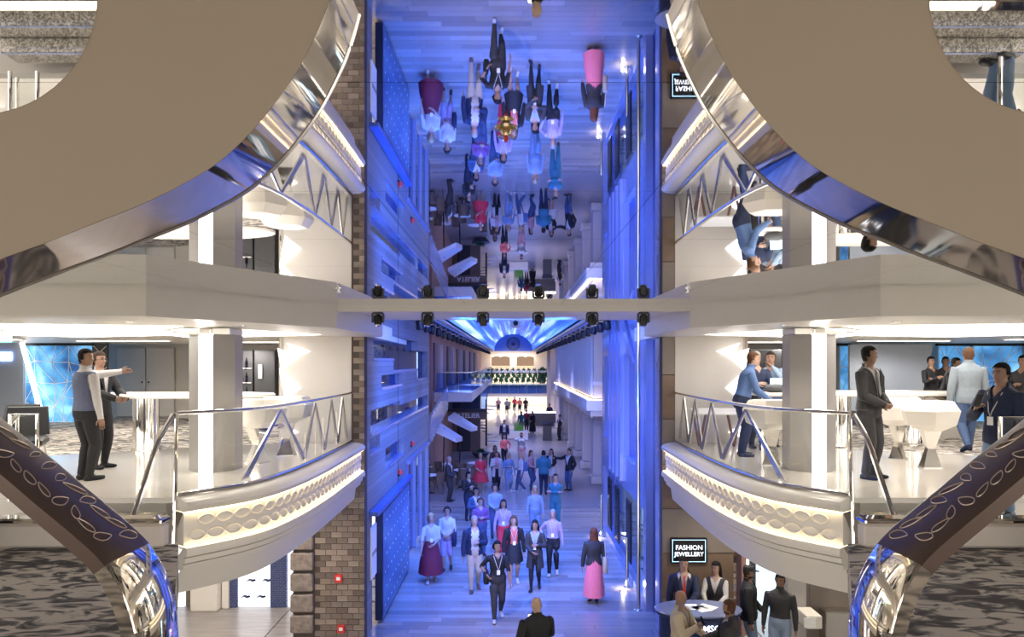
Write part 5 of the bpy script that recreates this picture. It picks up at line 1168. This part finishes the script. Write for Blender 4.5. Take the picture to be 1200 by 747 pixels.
    if r['vest']:
        op = (np.abs(ux) < np.clip((uz - 0.66) * 0.32, 0, 1)) & front; shell('waistcoat', (tor & ~op & (uz < 0.815)) | (hip & (uz > 0.53)), 0.016, 'cloth_' + r['vest'])
    if r['jacket']:
        wv = np.clip((uz - 0.60) * 0.30, 0, 1) if r['jopen'] else np.clip((uz - 0.72) * 0.35, 0, 1)
        if r['jopen'] == 'wide': wv = np.full_like(uz, 0.045)
        op = (np.abs(ux) < wv) & (uy < 0.0); jm = ((tor | (hip & (uz > r['jlen']))) & ~op) | ua | fa | (neck & (uz < 0.853) & ~(uy < 0.0))
        shell('jacket', jm, 0.022, 'cloth_' + r['jacket'])
        if r['jlen'] < 0.46:
            b = MB(); rg = []; n_ = 22
            for q in range(5):
                t = q / 4.0; z_ = 0.54 + (r['jlen'] - 0.54) * t; rx = (0.108 + 0.022 * t) * H * r['fat']; rg.append([(rx * math.sin(a), rx * 0.8 * math.cos(a), z_ * H) for a in np.linspace(-math.pi + (0.35 if r['jopen'] else 0.0), math.pi - (0.35 if r['jopen'] else 0), n_)])
            b.loft(rg, closed=False).build('coat_skirt', 'cloth_' + r['jacket'], root, True, 80)
        if r['detail'] and r['jopen'] is True:
            for sx in (-1, 1):
                pts = [(sx * .012, -.076, .625), (sx * .05, -.082, .70), (sx * .062, -.076, .765), (sx * .035, -.055, .828), (sx * .03, -.066, .79)]; MB().slab([up((p[0] * H, (p[1] * r['fat'] - 0.008) * H, p[2] * H)) for p in pts], (0, -1, 0.2), 0.006).build('lapel', 'cloth_' + r['jacket'], root)
    if r['tie']:
        pts = [(-.009, -.048, .815), (.009, -.048, .815), (.006, -.064, .79), (.015, -.082 * r['fat'], .64), (0, -.082 * r['fat'], .62), (-.015, -.082 * r['fat'], .64), (-.006, -.064, .79)]
        MB().slab([up((p[0] * H, (p[1] - 0.006) * H, p[2] * H)) for p in pts], (0, -1, 0), 0.006).build('necktie', 'cloth_' + r['tie'], root)
    if r['lanyard']:
        yb = -(0.078 * r['fat'] + 0.016) * H
        ld_ = MB().tube([up((-.05 * H, .0, .835 * H)), up((-.05 * H, -.06 * H, .80 * H)), up((-.012 * H, yb, .68 * H)), up((0, yb, .645 * H)), up((.012 * H, yb, .68 * H)), up((.05 * H, -.06 * H, .80 * H)), up((.05 * H, .0, .835 * H))], 0.006, 6).build('lanyard', 'cloth_white', root); cc = up((0, yb, .62 * H)); MB().box((cc.x - .035, cc.y - .004, cc.z - .05), (cc.x + .035, cc.y + .004, cc.z + .045)).build('badge', 'paper', ld_)
    # hair
    loc = np.array([(r['RM'].transposed() @ (Vector(p) - r['HC'])) / H for p in fc]) if True else None
    if not r['bald']:
        hx, hy, hz = loc[:, 0], loc[:, 1], loc[:, 2]
        hm = (head | neck) & ((hz > 0.032) | ((hy > -0.008) & (hz > -0.01)) | ((hy > 0.012) & (hz > -0.045))) & (hz > -0.06) & ~((hy < -0.03) & (hz < 0.036))
        o_ = shell('hair', hm, (0.016 if r['hairlen'] else 0.011) * H / 1.7, 'hair_' + r['hair'])
        if r['hairlen'] and o_:
            b = MB(); rg = []; Ln = r['hairlen']
            for q in range(7):
                t = q / 6.0; z_ = 0.045 - t * (0.06 + Ln); wd = 0.045 + 0.018 * math.sin(min(1, t * 1.3) * 2.2); wd *= (1 - 0.35 * max(0, t - 0.7) / 0.3)
                rg.append([hd((wd * math.cos(a), 0.012 + 0.020 * t + (0.040 - 0.008 * t) * math.sin(a) * (1 if math.sin(a) > 0 else 0.25 + 0.5 * abs(math.cos(a))), z_)) for a in np.linspace(0, 2 * math.pi, 13)[:-1]])
            b.loft(rg).build('long_hair', 'hair_' + r['hair'], root, True, 80)
    if r['beard']:
        hx, hy, hz = loc[:, 0], loc[:, 1], loc[:, 2]; shell('beard', (head | neck) & (hz < -0.030) & (hz > -0.070) & (hy < 0.005) & ~((np.abs(hx) < 0.015) & (hz > -0.041)), 0.004, 'hair_' + r['beard'])
    if r['hat']:
        cp = MB().lathe([(0.047, 0.0), (0.049, 0.02), (0.042, 0.04), (0.02, 0.052), (0.004, 0.054)], n=18).build('cap', 'cloth_' + r['hat'], root, True)
        for v_ in cp.data.vertices: v_.co = hd((v_.co.x, v_.co.y * 1.18, v_.co.z + 0.022))
        MB().slab([hd(p) for p in ((-.04, -.04, .026), (-.03, -.095, .02), (0, -.105, .02), (.03, -.095, .02), (.04, -.04, .026))], (0, 0, 1), 0.006).build('cap_peak', 'cloth_' + r['hat'], root)
    # face
    ey = MB(); br = MB()
    for sx in (-1, 1):
        ey.ball(hd((sx * .017, -.0485, .004)), (.0055 * H, .004 * H, .0036 * H), 8, 5); br.tube([hd((sx * .008, -.0535, .0145)), hd((sx * .018, -.052, .017)), hd((sx * .028, -.045, .0145))], 0.0022 * H, 5)
    ey.build('eyes', 'dark', root, True); br.build('eyebrows', 'hair_' + (r['hair'] if not r['bald'] else 'grey'), root)
    MB().ball(hd((0, -.0445, -.036)), (.013 * H, .006 * H, .0038 * H), 8, 5).build('mouth', 'lip', root, True)
    if r['glasses']:
        g = MB()
        for sx in (-1, 1): g.tube([hd((sx * .017 + .013 * math.cos(a), -.056, .003 + .010 * math.sin(a))) for a in np.linspace(0, 6.2832, 12)], 0.0018, 5, cap=False); g.tube([hd((sx * .03, -.056, .004)), hd((sx * .046, .0, .004))], 0.0018, 5)
        g.build('glasses', 'dark', root)
    r['root'] = root

def world_of(r, p):
    a = R(r['face']); return Vector((r['x'] + p[0] * math.cos(a) - p[1] * math.sin(a), r['D'] + p[0] * math.sin(a) + p[1] * math.cos(a), r['z'] + p[2]))
def phone_for(r, side, lab, lit=False, rot=0.0):
    wr, pe, hdv, sd, nr, key, sx = r['hands'][side]; c = world_of(r, pe + hdv * 0.03 + Vector((0, -0.02, 0.04)))
    t = thing('phone', lab, 'phone'); MB().cbox((-0.037, -0.005, -0.075), (0.037, 0.005, 0.075), 0.003).build('case', 'black_gloss', t); MB().box((-0.033, 0.005, -0.07), (0.033, 0.0056, 0.07)).build('screen', 'screen_white' if lit else 'glass_dark', t)
    t.location = c; t.rotation_euler = (R(-25), 0, R(r['face']) + rot)
def bag_for(r, off, lab, mt, w_=0.3, hh=0.3, z0=0.45, strap=0.8):
    H = r['H']; t = thing('shoulder_bag', lab, 'bag'); b = MB(); rg = []
    for q, k in ((0, .85), (0.1, 1), (0.75, 0.95), (1, 0.8)): rg.append([(w_ / 2 * k * math.copysign(abs(math.cos(a)) ** 0.5, math.cos(a)), 0.06 * k * math.copysign(abs(math.sin(a)) ** 0.6, math.sin(a)), hh * q) for a in np.linspace(0, 2 * math.pi, 17)[:-1]])
    b.loft(rg).build('pouch', mt, t, True, 50); MB().tube([(-w_ * 0.35, 0, hh), (-w_ * 0.2, 0, hh + (strap * H - z0 * H - hh) * 0.7), (0, 0.0, strap * H - z0 * H), (w_ * 0.2, 0, hh + (strap * H - z0 * H - hh) * 0.7), (w_ * 0.35, 0, hh)], 0.012, 6).build('strap', mt, t, True)
    t.location = world_of(r, (off[0], off[1], z0 * H)); t.rotation_euler = (0, 0, R(r['face']) + (R(90)))

def FL(px, py): D = EYE * F / (py - VY); return ax(px, D), D                       # promenade floor under an image point
def HT(px, py, h): D = (EYE - h) * F / (py - VY); return ax(px, D), D               # person of height h whose head top is there
def BF(px, py): D = (EYE - ZB) * F / (py - VY); return ax(px, D), D                # balcony floor

# ---- promenade, front group
pr = person('woman in black top and black headscarf striding ahead in white sneakers', *FL(583, 726), 1.66, 8, True, 1.08, arms=('bag', 'swing_f'), walk=0.22, skin=1, hair='black', hairlen=0.03, top='black', sleeves='short', bottom='charcoal', shoes='white', lanyard=True, turn=20)
bag_for(pr, (-0.24, 0.02), 'black shoulder bag on the woman in black', 'cloth_black', 0.26, 0.26, 0.46)
person('man in navy blazer and beige trousers strolling on the promenade', *FL(556, 692), 1.78, 10, False, 1.06, arms=('hang', 'chest'), walk=0.16, skin=0, hair='grey', top='white', bottom='beige', shoes='brown', jacket='navy', jopen='wide')
person('long haired woman in open black jacket over a coral top', *FL(602, 685), 1.68, 5, True, arms=('hang', 'hang'), walk=0.14, skin=0, hair='brown', hairlen=0.16, top='coral', bottom='black', legs='none', shoes='white', jacket='black', jopen='wide', skirt='black', hem=0.34, flare=1.0, lanyard=True)
person('woman in knee length dark coat walking with hands together', *FL(627, 691), 1.66, -5, True, arms=('clasp', 'chest'), walk=0.15, skin=1, hair='black', hairlen=0.14, top='skyblue', bottom='black', legs='tights', shoes='black', jacket='charcoal', jlen=0.32, lanyard=True, turn=-10)
pr = person('woman in grey sweater with white lanyard and dark trousers', *FL(648, 674), 1.68, -6, True, arms=('bag', 'hang'), walk=0.12, skin=0, hair='grey', top='lilac', bottom='black', shoes='white', lanyard=True)
pr2 = person('woman in long maroon skirt and white blouse by the LED panel', *FL(505, 682), 1.70, 12, True, arms=('swing_f', 'clasp'), walk=0.14, skin=0, hair='blonde', hairlen=0.06, top='white', sleeves='short', legs='none', shoes='white', skirt='maroon', hem=0.13, flare=1.3, lanyard=True)
pr3 = person('woman in white top with bag behind the maroon skirt', *FL(524, 668), 1.66, 0, True, arms=('clasp', 'clasp'), walk=0.1, skin=0, hair='dark', hairlen=0.03, top='white', sleeves='short', bottom='lilac', legs='shorts', shoes='black', glasses=True)
bag_for(pr3, (0.2, -0.12), 'dark bag held by the woman behind the maroon skirt', 'cloth_navy', 0.34, 0.34, 0.40, 0.66)
pr4 = person('bald man in black jacket looking at a phone with his back turned', ax(629, 11.2), 11.2, 1.78, 196, False, 1.1, arms=('phone', 'pocket'), skin=3, bald=True, top='black', bottom='charcoal', jacket='black', jopen=False, shirt_v=False, vox=0.014, pitch=12)
phone_for(pr4, 0, 'phone with bright screen in the bald man\'s hand', True)
pr5 = person('woman with long auburn hair in dark jacket and pink skirt walking away', *FL(696, 706), 1.68, 184, True, arms=('hang', 'hang'), walk=0.14, skin=0, hair='auburn', hairlen=0.22, top='black', legs='none', shoes='black', jacket='charcoal', jopen=False, jlen=0.50, skirt='pink', hem=0.09, flare=1.05)
bag_for(pr5, (-0.24, 0.02), 'pale tote bag on the woman in the pink skirt', 'cloth_cream', 0.3, 0.36, 0.40)
# second line
person('woman in purple patterned top behind the navy blazer man', *HT(563, 583, 1.62), 1.62, 15, True, 1.2, arms=('chest', 'chest'), skin=0, hair='brown', hairlen=0.02, top='purple', bottom='denim', glasses=True)
person('woman in lilac top and red trousers with white lanyard', *HT(590, 585, 1.66), 1.66, 0, True, arms=('hang', 'hang'), walk=0.1, skin=1, hair='dark', hairlen=0.12, top='lilac', bottom='red', lanyard=True, turn=15)
person('woman in pale blue shirt smiling in the crowd', *HT(580, 567, 1.66), 1.66, 10, True, 1.1, arms=('clasp', 'hang'), skin=0, hair='dark', top='skyblue', bottom='denim', hairlen=0.02)
person('dark haired woman in denim jacket behind the purple top', *HT(558, 571, 1.64), 1.64, 20, True, arms=('chest', 'hang'), skin=1, hair='black', hairlen=0.08, top='white', bottom='charcoal', jacket='denim', jopen=True)
person('woman in black top near the rattan chairs checking her hands', *HT(549, 553, 1.66), 1.66, 30, True, arms=('phone', 'chest'), skin=0, hair='black', hairlen=0.04, top='black', bottom='navy', turn=20)
person('blonde woman in pale blue hooded top', *HT(627, 569, 1.66), 1.66, 6, True, 1.08, arms=('hang', 'hang'), skin=0, hair='blonde', hairlen=0.14, top='skyblue', bottom='denim_light', walk=0.1)
person('man in teal sweater standing with folded arms', *HT(651, 555, 1.80), 1.80, -10, False, 1.08, arms=('cross', 'cross'), skin=0, hair='dark', top='teal', bottom='teal')
# cafe side
person('man in dark suit standing alone beside the cafe', *FL(526, 588), 1.76, 75, False, 1.1, arms=('clasp', 'clasp'), skin=0, hair='grey', top='white', bottom='charcoal', jacket='charcoal')
person('woman in red dress by the rattan chairs', *HT(563, 531, 1.66), 1.66, 10, True, 1.05, arms=('clasp', 'hang'), skin=0, hair='blonde', top='red', sleeves='short', legs='none', skirt='red', hem=0.28, flare=1.4, shoes='beige')
person('woman in white cardigan over dark trousers', *HT(582, 529, 1.66), 1.66, 5, True, 1.1, arms=('chest', 'hang'), walk=0.1, skin=0, hair='brown', hairlen=0.06, top='rose', bottom='black', jacket='white', jopen='wide', jlen=0.36)
person('blonde woman in blue shirt and light jeans', *HT(596, 530, 1.68), 1.68, 15, True, arms=('chest', 'hang'), walk=0.1, skin=0, hair='blonde', hairlen=0.1, top='denim_light', bottom='denim_light', shoes='white')
person('woman in brown dress half hidden behind the white cardigan', *HT(580, 522, 1.66), 1.66, 0, True, arms=('hang', 'hang'), skin=1, hair='brown', hairlen=0.1, top='brown', bottom='black')
p6 = person('woman in white top and blue jeans stepping aside', *FL(610, 577), 1.66, -70, True, arms=('bag', 'hang'), walk=0.18, skin=0, hair='blonde', hairlen=0.08, top='white', bottom='denim', shoes='white')
bag_for(p6, (0.0, 0.17), 'blue backpack on the woman stepping aside', 'cloth_blue', 0.3, 0.38, 0.52, 0.82)
person('woman in rose jacket facing the chatting group', *FL(622, 574), 1.68, 60, True, arms=('clasp', 'hang'), skin=0, hair='brown', hairlen=0.12, top='rose', bottom='denim', walk=0.08)
person('man in dark teal jacket with his back turned in the chatting group', *FL(637, 580), 1.82, 175, False, 1.12, arms=('chest', 'chest'), skin=0, hair='dark', top='teal', bottom='navy', jacket='teal', jopen=False, shirt_v=False)
person('woman in white dress and dark jacket in the chatting group', *HT(646, 526, 1.66), 1.66, -20, True, arms=('chest', 'clasp'), skin=0, hair='dark', hairlen=0.12, top='white', legs='none', skirt='white', hem=0.3, jacket='black', jopen='wide')
person('man in black jacket reaching an arm toward the chatting group', *FL(667, 575), 1.78, -45, False, arms=('out', 'pocket'), skin=0, hair='dark', top='white', bottom='denim', jacket='black', jopen=True)
person('woman in coral blouse behind the cafe crowd', *HT(591, 509, 1.68), 1.68, 10, True, arms=('clasp', 'hip'), skin=0, hair='brown', top='coral', bottom='black')
p7 = person('man in white sweater holding up a camera', *HT(611, 507, 1.76), 1.76, 0, False, 1.2, arms=('camera', 'camera'), skin=0, hair='brown', top='white', bottom='rose')
t = thing('camera_device', 'black camera held up by the man in white sweater', 'camera'); MB().cbox((-0.07, -0.03, -0.045), (0.07, 0.03, 0.045), 0.01).build('camera_body', 'dark', t); MB().lathe([(0.04, 0), (0.04, 0.06), (0.03, 0.065)], n=12).build('lens', 'dark_grey', t, True).rotation_euler = (R(90), 0, 0); t.location = world_of(p7, (p7['hands'][0][1] + p7['hands'][1][1]) / 2 + Vector((0, -0.03, 0.02)))
person('man in navy suit and white shirt by the white planter', *HT(591, 492, 1.78), 1.78, 0, False, 1.1, arms=('hang', 'hang'), skin=0, hair='dark', top='white', bottom='navy', jacket='navy', jopen='wide')
person('waiter in black waistcoat at the host stand', ax(656, 50.2), 50.2, 1.80, -60, False, arms=('table', 'hip'), skin=0, hair='dark', top='white', bottom='black', vest='black', vox=0.025)
person('man in dark clothes behind the far counter', ax(644, 64.0), 64.0, 1.78, 0, False, arms=('hang', 'hang'), skin=1, hair='black', top='navy', bottom='black', vox=0.025)
person('woman in long black dress near the white planter', *HT(624, 482, 1.68), 1.68, -30, True, arms=('clasp', 'hang'), skin=0, hair='black', hairlen=0.12, top='black', legs='none', skirt='black', hem=0.06, vox=0.025)
person('person in teal jacket beside the bright green grass', *HT(611, 482, 1.70), 1.70, 180, False, arms=('hang', 'hang'), skin=0, hair='dark', top='teal', bottom='denim', vox=0.025, shirt_v=False)
person('person in maroon jacket beside the black dress', *HT(617, 480, 1.70), 1.70, 160, False, arms=('hang', 'chest'), skin=0, hair='dark', top='maroon', bottom='black', vox=0.025, shirt_v=False)
for px, py, col, lb in ((584, 466, 'rose', 'rose jacket'), (594, 467, 'grey', 'grey coat'), (603, 465, 'red', 'bright red jacket'), (609, 466, 'coral', 'coral coat'), (616, 466, 'black', 'black jacket'), (597, 463, 'beige', 'beige coat')):
    person('distant person in %s under the far bridge' % lb, *HT(px, py, 1.72), 1.72, random.choice((0, 20, 180, 200)), False, arms=('hang', 'chest'), skin=0, hair='dark', top=col, bottom='charcoal', vox=0.03, walk=0.08)

# ---- left balcony
x, D = BF(100, 563)
g1 = person('man in blue waistcoat and white shirt pointing with outstretched arm', x, D, 1.74, 150, False, 1.02, arms=('hang', (0.06, -0.50, 0.83)), skin=1, hair='black', top='white', bottom='black', vest='vest_blue', shoes='black', z=ZB, vox=0.011, detail=True, turn=-60, shirt_v=False)
PEND[-1]['hands'][1] = PEND[-1]['hands'][1][:5] + ('point',) + PEND[-1]['hands'][1][6:]
x, D = BF(116, 549)
g2 = person('man in black suit and glasses holding a device beside the pointing man', x, D, 1.72, 75, False, arms=('table', 'table'), skin=1, hair='dark', top='white', bottom='black', jacket='black', shoes='black', z=ZB, vox=0.012, detail=True, glasses=True)
t = thing('handheld_device', 'white handheld device in the hands of the suited man', 'device'); MB().cbox((-0.1, -0.06, -0.015), (0.1, 0.06, 0.02), 0.008).build('casing', 'paper', t); MB().box((-0.07, -0.045, 0.02), (0.07, 0.045, 0.024)).build('screen', 'cloth_rose', t); t.location = world_of(g2, (0, -0.50, 1.06)); t.rotation_euler = (0, 0.15, 0.4)
# ---- right balcony
x, D = BF(1018, 561)
person('man in dark suit and tie standing with clasped hands on the balcony', x, D, 1.78, 35, False, 1.0, arms=('clasp', 'clasp'), skin=2, hair='black', top='white', bottom='charcoal', jacket='charcoal', tie='grey', shoes='black', z=ZB, vox=0.010, detail=True, turn=25)
x, D = BF(1135, 530)
person('man in grey blazer and jeans walking away toward the lounge', x, D, 1.82, 170, False, 1.1, arms=('hang', 'hang'), walk=0.22, skin=1, hair='brown', top='grey', bottom='denim', jacket='blazer_grey', jopen=False, shoes='navy', z=ZB, vox=0.012, shirt_v=False)
x, D = ax(1174, 8.12), 8.12
g3 = person('man in navy shirt jacket holding up a phone with a badge on his chest', x, D, 1.72, -72, False, 1.1, arms=('phone', 'hang'), skin=1, hair='black', top='navy', bottom='denim_light', jacket='navy', jopen=False, lanyard=True, z=ZB - 0.165, vox=0.010, detail=True)
phone_for(g3, 0, 'phone held up by the man in navy shirt jacket')
x, D = ax(869, 12.0), 12.0
person('man in blue shirt leaning on the high counter', x, D, 1.76, 80, False, 1.1, lean=14, arms=('table', 'table'), skin=0, hair='brown', top='blue', bottom='navy', z=ZB, vox=0.013, detail=True, shirt_v=False)
person('man in dark top facing the blue shirted man at the counter', ax(886, 13.15), 13.15, 1.76, 10, False, 1.1, arms=('chest', 'table'), skin=0, hair='grey', top='navy', bottom='black', z=ZB, vox=0.015)
person('man in pale checked shirt with hand raised to his face at the counter', ax(903, 13.4), 13.4, 1.76, -20, False, 1.05, arms=('table', 'face'), skin=1, hair='dark', top='skyblue', bottom='denim', z=ZB, vox=0.015)
for px, D, lb, col, fc_ in ((1091, 16.8, 'person in black clothes with folded arms before the blue partition', 'black', 10), (1108, 17.6, 'second person in charcoal top before the blue partition', 'charcoal', -20), (1107, 15.6, 'person bending over a phone beside the white low wall', 'black', 40), (1199, 14.0, 'person in dark shirt at the edge of the lounge', 'charcoal', -60)):
    person(lb, ax(px, D), D, 1.70, fc_, False, arms=('phone', 'cross') if col == 'black' else ('chest', 'hang'), skin=1, hair='black', top=col, bottom='black', z=ZB, vox=0.018, lean=18 if D == 15.6 else 0)
# ---- lower deck, right
x, D = HT(801, 652, 1.80)
person('man in navy suit with red tie behind the navy desk', x, 13.45, 1.80, -10, False, 1.0, arms=('hang', 'table'), skin=0, hair='dark', top='white', bottom='navy', jacket='navy', tie='red', vox=0.013, detail=True)
person('woman in white blouse and dark waistcoat behind the navy desk', ax(839, 13.5), 13.5, 1.70, -25, True, 1.05, arms=('table', 'table'), skin=0, hair='black', hairlen=0.14, top='white', bottom='black', vest='charcoal', vox=0.013, turn=-20)
x, D = HT(795, 686, 1.76)
g4 = person('bald bearded man in beige jacket at the navy desk', ax(797, 11.6), 11.6, 1.76, 60, False, 1.12, arms=('phone', 'table'), skin=1, bald=True, top='grey', bottom='charcoal', jacket='tan', jopen=True, beard='grey', vox=0.012, detail=True, pitch=10)
phone_for(g4, 0, 'phone in the hand of the bald man in beige')
person('man in grey blazer with white pocket square before the navy desk', ax(855, 11.15), 11.15, 1.76, -115, False, 1.06, arms=('table', 'hang'), skin=1, hair='brown', top='white', bottom='charcoal', jacket='charcoal', beard='brown', vox=0.013, detail=True)
person('man in black cap and black jacket waiting near the glowing door frame', ax(877, 12.95), 12.95, 1.78, 70, False, 1.12, arms=('hang', 'clasp'), skin=1, hair='dark', top='black', bottom='denim_light', jacket='black', jopen=False, hat='black', beard='dark', vox=0.013)
person('man in grey sweater partly behind the pale grey square pillar', ax(914, 12.55), 12.55, 1.76, -30, False, 1.05, arms=('hang', 'hang'), skin=2, hair='black', top='charcoal', bottom='skyblue', vox=0.015, shirt_v=False)
finish_people()
